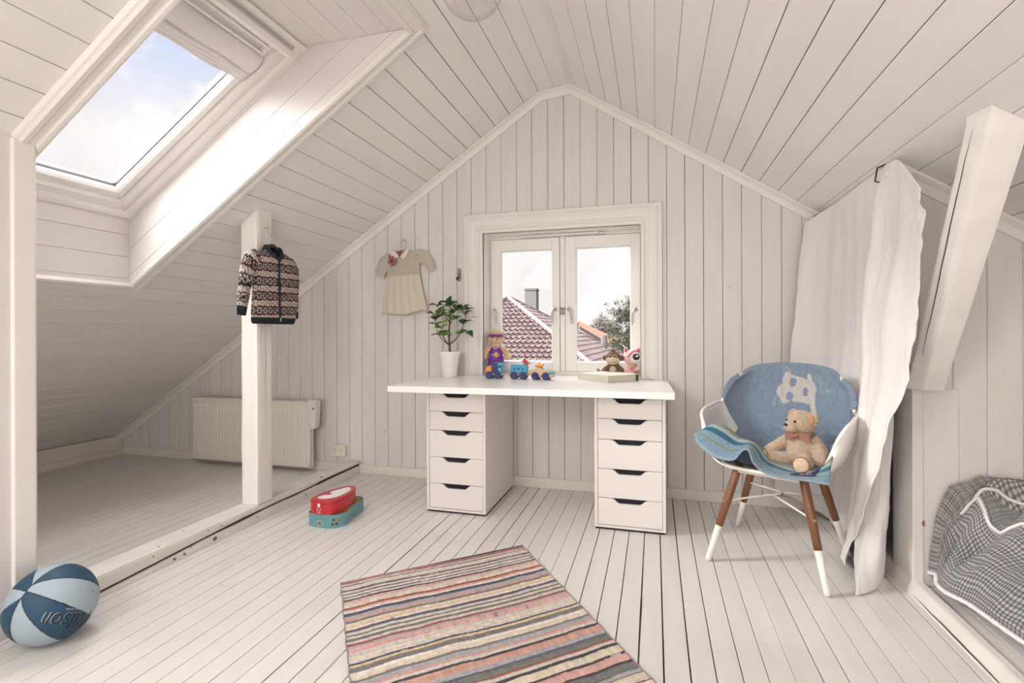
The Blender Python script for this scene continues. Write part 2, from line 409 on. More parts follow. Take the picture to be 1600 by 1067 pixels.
# flat boards at the ridge and the right slope
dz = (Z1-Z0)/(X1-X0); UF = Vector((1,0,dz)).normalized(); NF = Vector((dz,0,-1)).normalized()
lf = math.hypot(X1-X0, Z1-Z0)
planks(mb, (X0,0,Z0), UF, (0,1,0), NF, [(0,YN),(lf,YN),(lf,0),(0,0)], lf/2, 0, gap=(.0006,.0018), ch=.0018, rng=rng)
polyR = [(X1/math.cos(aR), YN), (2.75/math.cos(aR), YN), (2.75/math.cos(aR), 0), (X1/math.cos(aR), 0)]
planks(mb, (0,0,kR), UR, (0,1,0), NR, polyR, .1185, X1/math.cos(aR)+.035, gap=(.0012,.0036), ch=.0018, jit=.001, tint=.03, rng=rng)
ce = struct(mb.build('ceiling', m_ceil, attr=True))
mb = MB()
slab(mb, (0,0,kL), UL, (0,1,0), NL, polyL, .16, [(hl[0]-.022,hl[1]+.022,SY0-.019,SY1+.019)], top=.0165)
slab(mb, (X0,0,Z0), UF, (0,1,0), NF, [(-.03,YN),(lf+.03,YN),(lf+.03,0),(-.03,0)], .16, top=.0165)
slab(mb, (0,0,kR), UR, (0,1,0), NR, polyR, .16, top=.0165)
struct(mb.build('ceiling_core', m_backing, ce))
mb = MB()                                     # slim cover strip along the ridge
sweep(mb, (X1+.001,YN,Z1), (X1+.001,-.04,Z1), (1,0,-.3), (0,0,-1), [(-.016,-.004),(.016,-.004),(.014,.007),(.008,.009),(-.008,.009),(-.014,.007)])
struct(mb.build('trim_1', m_trim))
# ---- skylight well lining
def zl(x, off=0): return mL*x+kL+off
HW = .356
P_ = lambda x, z: ((x*UL.x+z*UL.z), (-x*UL.z+z*UL.x))          # coordinates along / across the slope
XT = (2.413-kL-HW)/mL
well = [P_(SX0, zl(SX0)-.002), P_(SX1, zl(SX1)-.002), P_(XT, 2.413), P_(SX0, zl(SX0, HW))]
NU = Vector((-UL.z, 0, UL.x))
mb = MB(); rng = random.Random(2)
wellc = [(p[1], p[0]) for p in well]
planks(mb, (0,SY1,0), NU, UL, (0,-1,0), wellc, .118, P_(SX0, zl(SX0))[1]+.03, gap=(.0006,.0014), ch=.0012, tint=.015, rng=rng)
planks(mb, (0,SY0,0), NU, UL, (0,1,0), wellc, .118, P_(SX0, zl(SX0))[1]+.03, gap=(.0006,.0014), ch=.0012, tint=.015, rng=rng)
planks(mb, (SX0,0,0), (0,0,1), (0,1,0), (1,0,0), [(zl(SX0)-.002,SY0-.02),(zl(SX0,HW),SY0-.02),(zl(SX0,HW),SY1+.02),(zl(SX0)-.002,SY1+.02)], .118, zl(SX0)+.02, gap=(.0006,.0014), ch=.0012, tint=.015, rng=rng)
planks(mb, (0,0,2.413), (1,0,0), (0,1,0), (0,0,-1), [(XT,SY0-.02),(SX1,SY0-.02),(SX1,SY1+.02),(XT,SY1+.02)], .108, XT+.02, gap=(.0006,.0014), ch=.0012, tint=.015, rng=rng)
sl = struct(mb.build('window_2_lining', m_well, attr=True))
mb = MB()                                     # solid roof build-up round the well
cs = lambda x: x/math.cos(aL)
slab(mb, (0,0,kL+.172/math.cos(aL)), UL, (0,1,0), NL, [(cs(-3.2),-2.8),(cs(-.3),-2.8),(cs(-.3),-.6),(cs(-3.2),-.6)], .01, [(cs(-2.62),cs(-.62),SY0-.02,SY1+.02)], top=0)
for (a0, a1, b0, b1) in ((-3.0,-.4,SY0-.30,SY0-.019),(-3.0,-.4,SY1+.019,SY1+.30)):
    mb.prism([(a0,b0,zl(a0,.15)),(a1,b0,zl(a1,.15)),(a1,b0,zl(a1,.50)),(a0,b0,zl(a0,.50))], (0,b1-b0,0))
mb.prism([(SX0-.018,SY0-.02,zl(SX0)),(SX0-.018,SY0-.02,zl(SX0,.43)),(SX0-.5,SY0-.02,zl(SX0-.5,.43)),(SX0-.5,SY0-.02,zl(SX0-.5,.05))], (0,SY1-SY0+.04,0))
mb.prism([(SX1+.02,SY0-.02,2.4315),(XT-.0,SY0-.02,2.4315),(XT,SY0-.02,zl(XT,.46)),(-.5,SY0-.02,zl(-.5,.46)),(-.5,SY0-.02,zl(-.5,.10)),(SX1+.02,SY0-.02,zl(SX1+.02,.05))], (0,SY1-SY0+.04,0))
struct(mb.build('roof_core', m_backing, ce))
# moulded casing round the opening, lying on the slope
prof_case = [(0,0),(-.004,.012),(-.004,.026),(.006,.032),(.018,.030),(.024,.022),(.044,.020),(.050,.027),(.066,.028),(.074,.020),(.082,.016),(.088,0)]
mb = MB(); ring(mb, (0,0,kL), UL, (0,1,0), NL, hl[0], hl[1], SY0, SY1, prof_case)
struct(mb.build('trim_2', m_trim, bevel=.001))
# ---- skylight window
Ow = Vector((SX0, 0, zl(SX0, HW))); Lw = (XT-SX0)/math.cos(aL); Nw = -NL   # Nw points outside
sk = struct(empty('window_2', tuple(Ow)))
def local(mb): mb.M = Matrix.Translation(-Ow); return mb
mb = local(MB()); ring(mb, Ow, UL, (0,1,0), Nw, .035, Lw-.03, SY0+.035, SY1-.035, [(0,.006),(.0,-.004),(.012,-.012),(.030,-.016),(.036,-.016),(.036,.0),(.05,.03),(.0,.03)])
mb.build('lining_moulding', m_velux, sk)
mb = local(MB()); ring(mb, Ow, UL, (0,1,0), Nw, .082, Lw-.07, SY0+.082, SY1-.082, [(0,.035),(0,.10),(.05,.13),(.05,.012),(.008,.012)])
mb.build('frame', m_velux, sk, bevel=.003)
mb = local(MB()); ring(mb, Ow, UL, (0,1,0), Nw, .128, Lw-.12, SY0+.122, SY1-.122, [(0,.045),(0,.10),(.037,.10),(.037,.030),(.010,.030)])
mb.build('sash', m_velux, sk, bevel=.003)
mb = local(MB()); ring(mb, Ow, UL, (0,1,0), Nw, .124, Lw-.12, SY0+.118, SY1-.118, [(-.008,.068),(-.008,.081),(.005,.081),(.005,.068)]); ring(mb, Ow, UL, (0,1,0), Nw, .124, Lw-.12, SY0+.118, SY1-.118, [(.0055,.052),(.0055,.055),(.0085,.055),(.0085,.052)])
mb.build('gasket', m_gasket, sk)
mb = local(MB()); slab(mb, Ow, UL, (0,1,0), Nw, [(.12,SY0+.115),(Lw-.11,SY0+.115),(Lw-.11,SY1-.115),(.12,SY1-.115)], .004, top=-.082)
mb.build('glass_pane', m_glass, sk)
mb = local(MB())                              # ventilation bar along the top
def wp(s, y, h): return Ow+UL*s+Vector((0,y,0))+Nw*h
mb.prism([wp(Lw-.085,SY0+.10,.02), wp(Lw-.085,SY0+.10,-.035), wp(Lw-.065,SY0+.10,-.045), wp(Lw-.045,SY0+.10,-.035), wp(Lw-.045,SY0+.10,.02)], (0, SY1-SY0-.15, 0))
mb.build('ventilation_bar', m_velux, sk, bevel=.004)
mb = local(MB()); mb.prism([wp(Lw-.075,SY1-.052,-.028), wp(Lw-.075,SY1-.052,-.012), wp(Lw-.058,SY1-.052,-.012), wp(Lw-.058,SY1-.052,-.028)], (0,.004,0)); mb.build('bar_button', m_metal, sk)
mb = local(MB()); mb.prism([wp(Lw-.32,SY0+.12,.10), wp(Lw-.32,SY0+.12,.046), wp(Lw-.10,SY0+.12,.046), wp(Lw-.10,SY0+.12,.10)], (0, SY1-SY0-.24, 0)); mb.build('top_rail', m_velux, sk)
mb = local(MB())
for s0 in (.205, .165, .125): mb.prism([wp(Lw-s0,SY0+.09,.030), wp(Lw-s0,SY0+.09,.020), wp(Lw-s0+.012,SY0+.09,.020), wp(Lw-s0+.012,SY0+.09,.030)], (0, SY1-SY0-.20, 0))
mb.box(0,0,0,0,0,0) if False else None
mb.build('head_rail', m_velux, sk, bevel=.002)
# blind, rolled up in folds
bl = empty('roman_blind', tuple(wp(Lw-.2, (SY0+SY1)/2, 0)), label='white cloth blind gathered in folds across the top of the roof window', cat='blind')
bO = Vector(bl.location)
def fold_fn(s0, s1, hh, sag, ph):
    def f(u, v):
        y = lerp(SY0+.10, SY1-.085, v); a = u*PI
        w = .5+.5*math.sin(v*7+ph)
        s = lerp(s0, s1, .5-.5*math.cos(a)) - sag*math.sin(v*PI)*.6 + .004*math.sin(v*11+ph)
        h = .026-hh*math.sin(a)*(1+.15*w) - .003*math.sin(v*5+ph)
        if v > .93: h *= (1-(v-.93)*5)
        return wp(Lw-s, y, h+.018)-bO
    return f
mb = MB()
for i, (a, b, h, sg) in enumerate([(.345,.322,.014,-.010),(.332,.306,.018,-.009),(.318,.290,.022,-.008),(.302,.272,.026,-.006)]):
    mb.grid(fold_fn(a, b, h, sg, i*1.3), 10, 40)
mb.build('gathered_folds', m_blind, bl, smooth=True, solid=.0015)
mb = MB(); mb.grid(fold_fn(.285, .170, .034, .0, 2.2), 16, 40); mb.build('blind_cloth', m_blind, bl, smooth=True, solid=.0015)
# ---- near left partition beside the camera, and its edge board
mb = MB()
hz = zl(-1.835)
planks(mb, (-1.835,0,0), (0,1,0), (0,0,1), (1,0,0), [(YN,0),(-2.10,0),(-2.10,hz),(YN,hz)], .16, -2.10, gap=(.0006,.001), ch=.0015, tint=.02)
wl = struct(mb.build('wall_left', m_wall, attr=True))
mb = MB(); mb.prism([(-1.845,YN,0),(-1.845,YN,zl(-1.845)-.002),(-1.945,YN,zl(-1.945)-.002),(-1.945,YN,0)], (0,-2.05-YN,0)); struct(mb.build('wall_left_core', m_trim, wl))
mb = MB(); mb.prism([(-1.845,-2.122,0),(-1.822,-2.118,0),(-1.822,-2.056,0),(-1.832,-2.046,0),(-1.95,-2.046,0),(-1.95,-2.122,0)], (0,0,zl(-1.84)-.012)); struct(mb.build('trim_3', m_trim, bevel=.003))
# ---- eave wall / baseboards
mb = MB(); mb.box(XE+.0, XE+.05, YN, 0, 0, .16); mb.box(-4.145-.02, -4.145, YN, -.012, 0, .055); mb.box(-4.19,-4.165,YN,-.012,0,.125)
struct(mb.build('baseboard_left', m_trimwarm, bevel=.003))
mb = MB(); mb.box(-4.165, 2.7, -.014, -.0005, 0, .066)
struct(mb.build('baseboard_back', m_trimwarm, bevel=.003))
# ---- gable cornice
prof = [(0,0),(.046,0),(.046,.008),(.036,.014),(.022,.022),(.014,.036),(.008,.050),(0,.050)]
mb = MB(); Y_ = (0,-1,0)
for p0, p1, dn in [((XE,0,mL*XE+kL),(X0+.008,0,Z0+.004),NL), ((X0-.006,0,Z0),(X1+.006,0,Z1),NF), ((X1-.006,0,Z1+.004),(2.7,0,mR*2.7+kR),NR)]:
    sweep(mb, p0, p1, Y_, dn, prof)
struct(mb.build('trim_4', m_trim, bevel=.002))
# ---- right alcove: end wall, corner board, cornice
YA = -.935
mb = MB()
polyA = [(1.265,.0),(2.75,.0),(2.75,mR*2.75+kR),(1.265,mR*1.265+kR)]
planks(mb, (0,YA,0), (1,0,0), (0,0,1), (0,-1,0), polyA, .112, 1.292, gap=(.0008,.0022), ch=.003, tint=.03, rng=random.Random(4))
wa = struct(mb.build('wall_right', m_wall, attr=True))
mb = MB(); slab(mb, (0,YA,0), (1,0,0), (0,0,1), (0,-1,0), polyA, .05, top=.012); struct(mb.build('wall_right_core', m_trim, wa))
mb = MB()
mb.box(1.262, 1.299, YA-.014, -.775, .03, .812); mb.box(1.299, 1.42, YA-.006, YA+.01, .03, .812)
struct(mb.build('trim_5', m_wall, bevel=.003, attr=True)); 
mb = MB(); mb.box(1.2985, 1.3005, YA-.0155, YA-.008, .268, .292); mb.box(1.293,1.3005,YA-.0155,YA-.012,.272,.289)
mb.box(1.288,1.30,YA-.0145,YA-.008,.030,.040); struct(mb.build('paint_chip', m_ply, bpy.data.objects['trim_5']))
mb = MB(); sweep(mb, (1.20,YA,mR*1.20+kR), (2.7,YA,mR*2.7+kR), Y_, NR, prof)
sweep(mb, (1.262,YA-.044,mR*1.262+kR), (1.262,-.0,mR*1.262+kR), (-1,0,0), NR, [(0,0),(.052,0),(.052,.008),(.040,.016),(.02,.03),(.01,.05),(0,.05)])
struct(mb.build('trim_6', m_trim, bevel=.002))
# threshold beam of the right alcove
mb = MB()
nb = 120
def thr(u, v):
    y = lerp(YN, -.02, v); n_ = noise.noise((y*9, 1.3, 0))*.003 + noise.noise((y*40, 2.3, 0))*.0012
    pr_ = [(1.242,-.001),(1.246,.012),(1.252+n_*.6,.030+n_),(1.262,.046),(1.270,.050),(1.294,.050),(1.298,.046),(1.298,.0)]
    p = pr_[min(7, int(round(u*7)))]
    return (p[0], y, p[1])
mb.grid(thr, 7, nb); struct(mb.build('trim_7', m_beam))
mb = MB()
for (y0, y1) in ((-1.62,-.99),(-2.4,-1.68)): mb.tube([(1.2435+noise.noise((k*.7,0,0))*.0015, lerp(y0,y1,k/14), .012+.004*noise.noise((k*.5,3,0))) for k in range(15)], [.0004+.0022*math.sin(PI*k/14) for k in range(15)], 6)
struct(mb.build('trim_crack', m_beamdark, bpy.data.objects['trim_7']))
# outer shell so daylight only enters through the windows
mb = MB(); mb.box(2.74, 2.80, YN, .2, -.2, 1.0); struct(mb.build('wall_right_eave', m_trim))
mb = MB(); mb.box(XE-.25, XE-.0, YN, .2, -.25, .33); struct(mb.build('wall_left_eave', m_trimwarm))
mb = MB(); mb.box(-4.5, 2.8, YN-.1, YN, -.2, 2.9); struct(mb.build('wall_near', m_trim))

# ---- window in the gable: casing, lining, frame, sashes
prof_w = [(0,0),(0,.018),(.006,.022),(.020,.022),(.026,.014),(.044,.012),(.050,.018),(.060,.019),(.085,.019),(.090,.024),(.098,.024),(.103,.018),(.110,.018),(.113,.026),(.127,.026),(.130,.018),(.130,0)]
mb = MB(); ring(mb, (0,0,0), (1,0,0), (0,0,1), (0,-1,0), WX0, WX1, .735, WZ1, prof_w, sides=(1,2,3))
# drop the mitred feet so that the side boards stand straight
for v in mb.v:
    if v.z < .735: v.z = .735
struct(mb.build('trim_8', m_trim, bevel=.0012))
w1 = struct(empty('window_1', ((WX0+WX1)/2, .15, WZ0)))
w1o = Vector(w1.location)
def wl_(mb): mb.M = Matrix.Translation(-w1o); return mb
YF = .165
mb = wl_(MB())
mb.box(WX0-.02, WX0, -.002, .22, WZ0, WZ1); mb.box(WX1, WX1+.02, -.002, .22, WZ0, WZ1); mb.box(WX0-.02, WX1+.02, -.002, .22, WZ1, WZ1+.02); mb.box(WX0-.02, WX1+.02, -.002, .22, WZ0-.02, WZ0+.008)
mb.build('window_lining', m_trim, w1, bevel=.001)
mb = wl_(MB()); ring(mb, (0,YF,0), (1,0,0), (0,0,1), (0,-1,0), -.858, .188, .768, 1.703, [(0,0),(-.0,-.05),(.03,-.05),(.03,.004),(0,.004)]); mb.box(-.354,-.320,YF-.004,YF+.05,.768,1.703)
mb.build('window_frame', m_sash, w1, bevel=.002)
for (a, b, ga, gb) in ((-.857,-.357,-.787,-.411),(-.317,.187,-.245,.125)):
    mb = wl_(MB()); z0_, z1_ = .770, 1.700; gz0, gz1 = .835, 1.622
    s = MB()
    for (x0,x1,za,zb) in ((a,ga,z0_,z1_),(gb,b,z0_,z1_),(ga,gb,z0_,gz0),(ga,gb,gz1,z1_)): mb.box(x0,x1,YF-.012,YF+.045,za,zb)
    sash = mb.build('sash', m_sash, w1, bevel=.002)
    mb = wl_(MB()); ring(mb, (0,YF,0), (1,0,0), (0,0,1), (0,-1,0), ga+.006, gb-.006, gz0+.006, gz1-.006, [(0,-.012),(0,-.022),(.007,-.022),(.007,.004),(.005,.004)])
    mb.build('glazing_bead', m_sash, sash)
    mb = wl_(MB()); ring(mb, (0,YF,0), (1,0,0), (0,0,1), (0,-1,0), ga+.004, gb-.004, gz0+.004, gz1-.004, [(0,-.020),(0,-.026),(.005,-.026),(.005,-.020)]); mb.build('gasket', m_gasket, sash)
    mb = wl_(MB()); mb.box(ga-.004, gb+.004, YF+.026, YF+.03, gz0-.004, gz1+.004); mb.build('glass_pane', m_glass, sash)
def handle(x, z, s):
    mb = wl_(MB())
    mb.lathe([(.013,0),(.013,.004),(.010,.008),(.007,.010)], 18, (x,YF-.012,z), (0,-1,0))
    mb.tube(spline([(x,YF-.018,z),(x,YF-.040,z+.004),(x-s*.012,YF-.050,z-.004),(x-s*.022,YF-.047,z-.035),(x-s*.024,YF-.043,z-.07),(x-s*.024,YF-.042,z-.098)], 18), [.006]*6+[.0065]*9+[.0055]*4, 10)
    mb.build('handle', m_metal, w1, smooth=True)
handle(-.830, 1.20, -.55); handle(-.385, 1.20, 1.0); handle(-.290, 1.20, -.8); handle(.158, 1.19, 1.0)
mb = wl_(MB())
for x in (-.345,-.328): mb.tube([(x,YF-.004,1.165),(x,YF-.014,1.175),(x,YF-.014,1.20),(x,YF-.004,1.21)], .006, 8)
mb.build('latch', m_metal, w1, smooth=True)
mb = wl_(MB()); mb.box(-.60,-.08,YF-.040,YF-.010,1.708,1.722); mb.box(-.63,-.60,YF-.03,YF-.008,1.705,1.722); mb.box(-.08,-.05,YF-.03,YF-.008,1.705,1.722); mb.build('air_vent', m_sash, w1, bevel=.004)
mb = wl_(MB()); mb.box(-.70,-.60,YF-.022,YF-.012,.795,.806); mb.build('sash_stay', m_metal, w1, bevel=.002)
mb = wl_(MB()); mb.box(-.71,-.60,YF-.0135,YF-.011,.807,.811); mb.build('drip_slot', m_gasket, w1)

# ================================================================== TIMBERS
t = empty('floor_beam', (-1.885,-1.0,0), label='low rough white floor beam with a long crack between the eave nook and the room', cat='beam')
to = Vector(t.location)
nb = 260
cz = lambda y: .020+.040*sstep(-2.1,-.9,y)+.012*sstep(-.9,0,y)+.004*noise.noise((y*4,0,0))
def beam(u, v):
    y = lerp(-2.6, -.004, v); n_ = noise.noise((y*7,5,0))*.005+noise.noise((y*33,5,0))*.0016
    c = cz(y); op = .0042+.0055*max(0,noise.noise((y*3.1,9,0)))+ (.003 if y > -.5 else 0)
    P = [(-1.826,0),(-1.8262,c*.25),(-1.831,max(.003,c-op*2.3)),(-1.850,c-op*1.2),(-1.850,c+op*.3),(-1.829,c+op),(-1.8285,.075),(-1.832+n_*.5,.088+n_*.7),(-1.842+n_,.0945+n_*.3),(-1.935,.0945),(-1.942,.088),(-1.942,0)]
    k = min(11, int(round(u*11))); return Vector((P[k][0]+(n_*.3 if 0<k<7 else 0), y, P[k][1]))-to
mb = MB(); mb.grid(beam, 11, nb); 
mb.add([beam(k/11,1) for k in range(12)], [tuple(range(12))]); mb.build('timber', m_beam, t)
mb = MB()
def crk(u, v):
    y = lerp(-2.6, -.01, v); c = cz(y); return Vector((-1.8385, y, max(.001,c-.016)+.022*u))-to
mb.grid(crk, 1, 120); mb.build('open_crack', m_beamdark, t)
mb = MB()
for y, z, r in ((-1.30,.022,.010),(-1.52,.016,.006),(-1.12,.062,.005),(-1.26,.070,.0035),(-1.34,.078,.003),(-1.02,.030,.004),(-.85,.080,.003),(-1.62,.07,.003),(-.62,.03,.004)):
    mb.ell((-1.8262-to.x, y-to.y, z), (.0022, r*1.3, r), n=10, m=6)
mb.build('knots', mat('brown_knot', (.16,.11,.08), .8), t)
t = empty('support_post', (-1.885,-.955,.0945), label='square white timber post standing on the floor beam and holding up the left slope', cat='post')
to = Vector(t.location)
def post(u, v):
    z = lerp(.0945, 1, v); c = [(-1.942,-1.014),(-1.830,-1.014),(-1.830,-.897),(-1.942,-.897)]
    k = int(u*4+1e-6) % 4; f = u*4-int(u*4+1e-6); a = c[k]; b = c[(k+1) % 4]
    x = lerp(a[0], b[0], f); y = lerp(a[1], b[1], f); zt = zl(x)-.001; z = lerp(.0945, zt, v)
    n_ = noise.noise((x*25, y*25, z*6))*.0022 if 0 < v < 1 else 0
    e = .003 if f < .01 else 0
    return Vector((x+n_+(e if k in (0,3) else -e), y+n_+(e if k in (0,1) else -e), z))-to
mb = MB(); mb.grid(post, 24, 70, cu=True); mb.build('timber', m_post, t)
mb = MB(); mb.tube([Vector((-1.8285, -.955+.004*math.sin(k*.9), lerp(.60, 1.13, k/16)))-to for k in range(17)], [.0002+.0010*math.sin(PI*k/16) for k in range(17)], 5); mb.build('split', mat('fine_split', (.35,.30,.26), .9), t)
# diagonal brace in the right alcove
t = empty('diagonal_brace', (1.29,-.99,.812), label='slanting white timber brace rising from the alcove wall to the right slope', cat='brace')
to = Vector(t.location)
bot = [Vector((1.240,-1.035,.812)), Vector((1.300,-1.050,.812)), Vector((1.372,-1.035,.812)), Vector((1.372,-.949,.812)), Vector((1.240,-.949,.812))]
def ontop(x, y): return Vector((x, y, mR*x+kR-.001))
top = [ontop(1.225,-1.440), ontop(1.226,-1.52), ontop(1.315,-1.505), ontop(1.325,-1.42), ontop(1.225,-1.40)]
bot = [Vector((1.286,-.949,.812)), Vector((1.262,-1.000,.812)), Vector((1.352,-1.000,.812)), Vector((1.375,-.949,.812))]
bot = [Vector((1.240,-.9495,.812)), Vector((1.278,-1.00,.812)), Vector((1.350,-.99,.812)), Vector((1.350,-.9495,.812))]
top = [ontop(1.212,-1.418), ontop(1.222,-1.520), ontop(1.318,-1.520), ontop(1.330,-1.415)]
def brace(u, v):
    k = int(u*4+1e-6) % 4; f = u*4-int(u*4+1e-6)
    a = bot[k].lerp(bot[(k+1) % 4], f); b = top[k].lerp(top[(k+1) % 4], f)
    p = a.lerp(b, v); 
    if 0 < v < 1:
        p += Vector((1,1,0))*noise.noise(p*14)*.004
    if f < .01 and 0 < v < 1:
        c = sum(((bot[i].lerp(top[i], v)) for i in range(4)), Vector())/4; p += (c-p)*.05
    return p-to
mb = MB(); mb.grid(brace, 24, 60, cu=True)
mb.add([brace((k % 24)/24, 0) for k in range(24)], [tuple(range(24))]); mb.add([brace(k/24, 1) for k in range(24)], [tuple(range(24))])
mb.build('timber', m_post, t)
mb = MB(); mb.tube([brace(.115+.01*math.sin(v*.3), v/20)+Vector((-.0012,-.0008,0)) for v in range(3, 20)], [.0004+.0016*math.sin(PI*(v-3)/16) for v in range(3, 20)], 5); mb.build('crack', m_beamdark, t)

# ================================================================== RADIATOR, OUTLET, HOOK
t = empty('radiator', (-2.75,-.07,.03), label='white ribbed panel radiator on the back wall in the eave nook', cat='radiator'); to = Vector(t.location)
def LM(o): m = MB(); m.M = Matrix.Translation(-Vector(o)); return m
mb = LM(to); x0, x1, z0, z1 = -3.305, -2.195, .028, .532
rib = (x1-x0-.06)/33
def rad(u, v):
    x = lerp(x0, x1, u); z = lerp(z0, z1, v)
    a = max(0, math.cos(2*PI*(x-x0-.03)/rib)) if .02 < u < .98 else 0
    e = sstep(z0+.035, z0+.06, z)*(1-sstep(z1-.06, z1-.035, z)); edge = sstep(0,.012,z-z0)*(1-sstep(z1-.016,z1,z))
    return (x, -.098-.014*a*e+.012*(1-edge)-.0*e-(.004*(1-e)), z)
mb.grid(rad, 264, 40); mb.build('front_panel', m_rad, t, smooth=True, solid=.002)
mb = LM(to); mb.box(x0,x1,-.088,-.05,z0,z1); mb.build('body', m_rad, t, bevel=.008)
for bx in (x0+.1, x1-.14): mb = LM(to); mb.box(bx,bx+.04,-.052,-.001,.12,.44); mb.build('wall_bracket', m_rad, t)
mb = LM(to); mb.prism([(x1-.014,-.112,.545),(x1+.058,-.112,.540),(x1+.062,-.112,.50),(x1+.050,-.112,.345),(x1+.034,-.112,.325),(x1+.008,-.112,.325),(x1-.002,-.112,.36)], (0,.058,0))
mb.build('control_unit', m_plastic, t, bevel=.006)
mb = LM(to); mb.lathe([(.017,0),(.017,.008),(.013,.011)], 20, (x1+.034,-.112,.515), (0,-1,0)); mb.build('thermostat_dial', m_plastic, t)
mb = LM(to); mb.box(x1+.030,x1+.042,-.1135,-.111,.474,.486); mb.build('display', m_gasket, t)
t = empty('power_outlet', (-2.0,-.0005,.16), label='small cream double power outlet low on the back wall beside the radiator', cat='outlet'); to = Vector(t.location)
mb = LM(to); mb.box(-2.056,-1.944,-.034,0,.118,.203); mb.build('box', m_outlet, t, bevel=.006)
for x in (-2.027,-1.978):
    mb = LM(to); mb.lathe([(.0205,0),(.0205,.0016),(.018,.0024),(.0165,.0010),(.0005,.0010)], 22, (x,-.0338,.165), (0,-1,0), caps=False); s = mb.build('socket', m_outlet, t)
    mb = LM(to); 
    for dx, dz in ((-.008,0),(.008,0)): mb.lathe([(.0032,0),(.0032,.0010)], 8, (x+dx,-.0348,.165+dz), (0,-1,0))
    mb.box(x-.003,x+.003,-.0356,-.0340,.179,.184); mb.box(x-.003,x+.003,-.0356,-.0340,.146,.151)
    mb.build('contacts', m_gasket, s)
t = empty('coat_hook', (-1.037,-.0005,1.44), label='small wooden wall hook beside the window above the plant', cat='hook'); to = Vector(t.location)
mb = LM(to); mb.box(-1.050,-1.026,-.012,0,1.40,1.492); mb.build('backplate', mat('pale_worn_wood', (.42,.30,.20), .6, var=.3, vscale=40), t, bevel=.008, seg=3)
mb = LM(to); mb.tube(spline([(-1.038,-.012,1.432),(-1.038,-.028,1.420),(-1.044,-.040,1.408),(-1.038,-.046,1.425)], 12), .005, 8); mb.tube([(-1.038,-.012,1.45),(-1.038,-.020,1.452)], .004, 8); mb.build('hook', mat('dark_brass', (.10,.07,.05), .4, metal=.8), t, smooth=True)

# ================================================================== DESK
DR = .030
t = empty('desk_top', (-1.166,-.775,.709), DR, label='long white rectangular desk top resting on two white drawer units', cat='desk')
mb = MB(); mb.box(0,1.538,0,.705,0,.034); mb.build('board', m_white, t, bevel=.0015)
def drawer_unit(loc, label):
    t = empty('drawer_unit', loc, 0, label=label, cat='drawer unit', group='white drawer units under the desk')
    w, d, h = .362, .575, .7085
    mb = MB(); mb.box(0,.016,0,d,.012,h); mb.box(w-.016,w,0,d,.012,h); mb.box(.016,w-.016,0,d,h-.012,h); mb.box(.016,w-.016,d-.006,d,.012,h); mb.box(.016,w-.016,.0,d,.012,.024)
    mb.build('carcass', m_cab, t, bevel=.001)
    mb = MB(); mb.box(.004,w-.004,.01,d-.01,.0,.012); mb.build('plinth', m_dark, t)
    zs = [.026,.168,.321,.476,.585,.694]
    for a, b in zip(zs, zs[1:]):
        c = w/2; p = [(.0175,a+.001),(w-.0175,a+.001),(w-.0175,b-.0015),(c+.092,b-.0015),(c+.075,b-.010),(c+.060,b-.024),(c+.050,b-.028),(c-.050,b-.028),(c-.060,b-.024),(c-.075,b-.010),(c-.092,b-.0015),(.0175,b-.0015)]
        mb = MB(); mb.prism([(x,.003,z) for x, z in p], (0,.016,0)); f = mb.build('drawer', m_cab, t, bevel=.001, seg=1)
        mb = MB(); mb.box(.018,w-.018,.020,.30,a+.003,b-.0012); mb.build('drawer_shade_block', m_dark, f)  # near-black block behind the notch, the shade inside the drawer painted as colour
    return t
drawer_unit((-1.005,-.612,0), 'white five-drawer unit under the left end of the desk')
drawer_unit((-.032,-.618,0), 'white five-drawer unit under the right end of the desk')

DZ = .7432
# ================================================================== PLANT
t = empty('potted_plant', (-1.053,-.155,DZ), label='small leafy green plant in a tapered white pot at the left end of the desk', cat='plant'); 
mb = MB(); mb.lathe([(.050,0),(.052,.002),(.056,.05),(.064,.12),(.0765,.168),(.0765,.171),(.073,.171),(.063,.14),(.060,.13)], 40); mb.build('pot', mat('white_glaze', (.84,.82,.80), .25, coat=.4), t, smooth=True)
mb = MB(); mb.lathe([(.062,.135),(.03,.148),(.002,.150)], 24); mb.build('soil', mat('dark_soil', (.05,.035,.025), .95, bump=1, bscale=200), t)
m_stem = mat('brown_stem', (.16,.085,.06), .8); PZ = Matrix.Translation((0,0,.15)) @ Matrix.Diagonal((1.04,1,1.24,1)) @ Matrix.Translation((0,0,-.15)); m_leaf = mat('glossy_leaf', attr=True, rough=.35, spec=.5)
rng = random.Random(21)
mb = MB(); mb.M = PZ; mb.tube(spline([(.012,0,.14),(.002,0,.19),(-.002,.003,.26),(.004,0,.34),(.006,0,.41)], 16), [.009-.0004*k for k in range(17)], 8)
for k in range(9): z = .16+.012*k; a = k*2.4; mb.tube([(.003*math.cos(a),.003*math.sin(a),z),(.013*math.cos(a),.013*math.sin(a),z+.003)], [.0035,.002], 5)
mb.build('trunk', m_stem, t, smooth=True)
tips = []
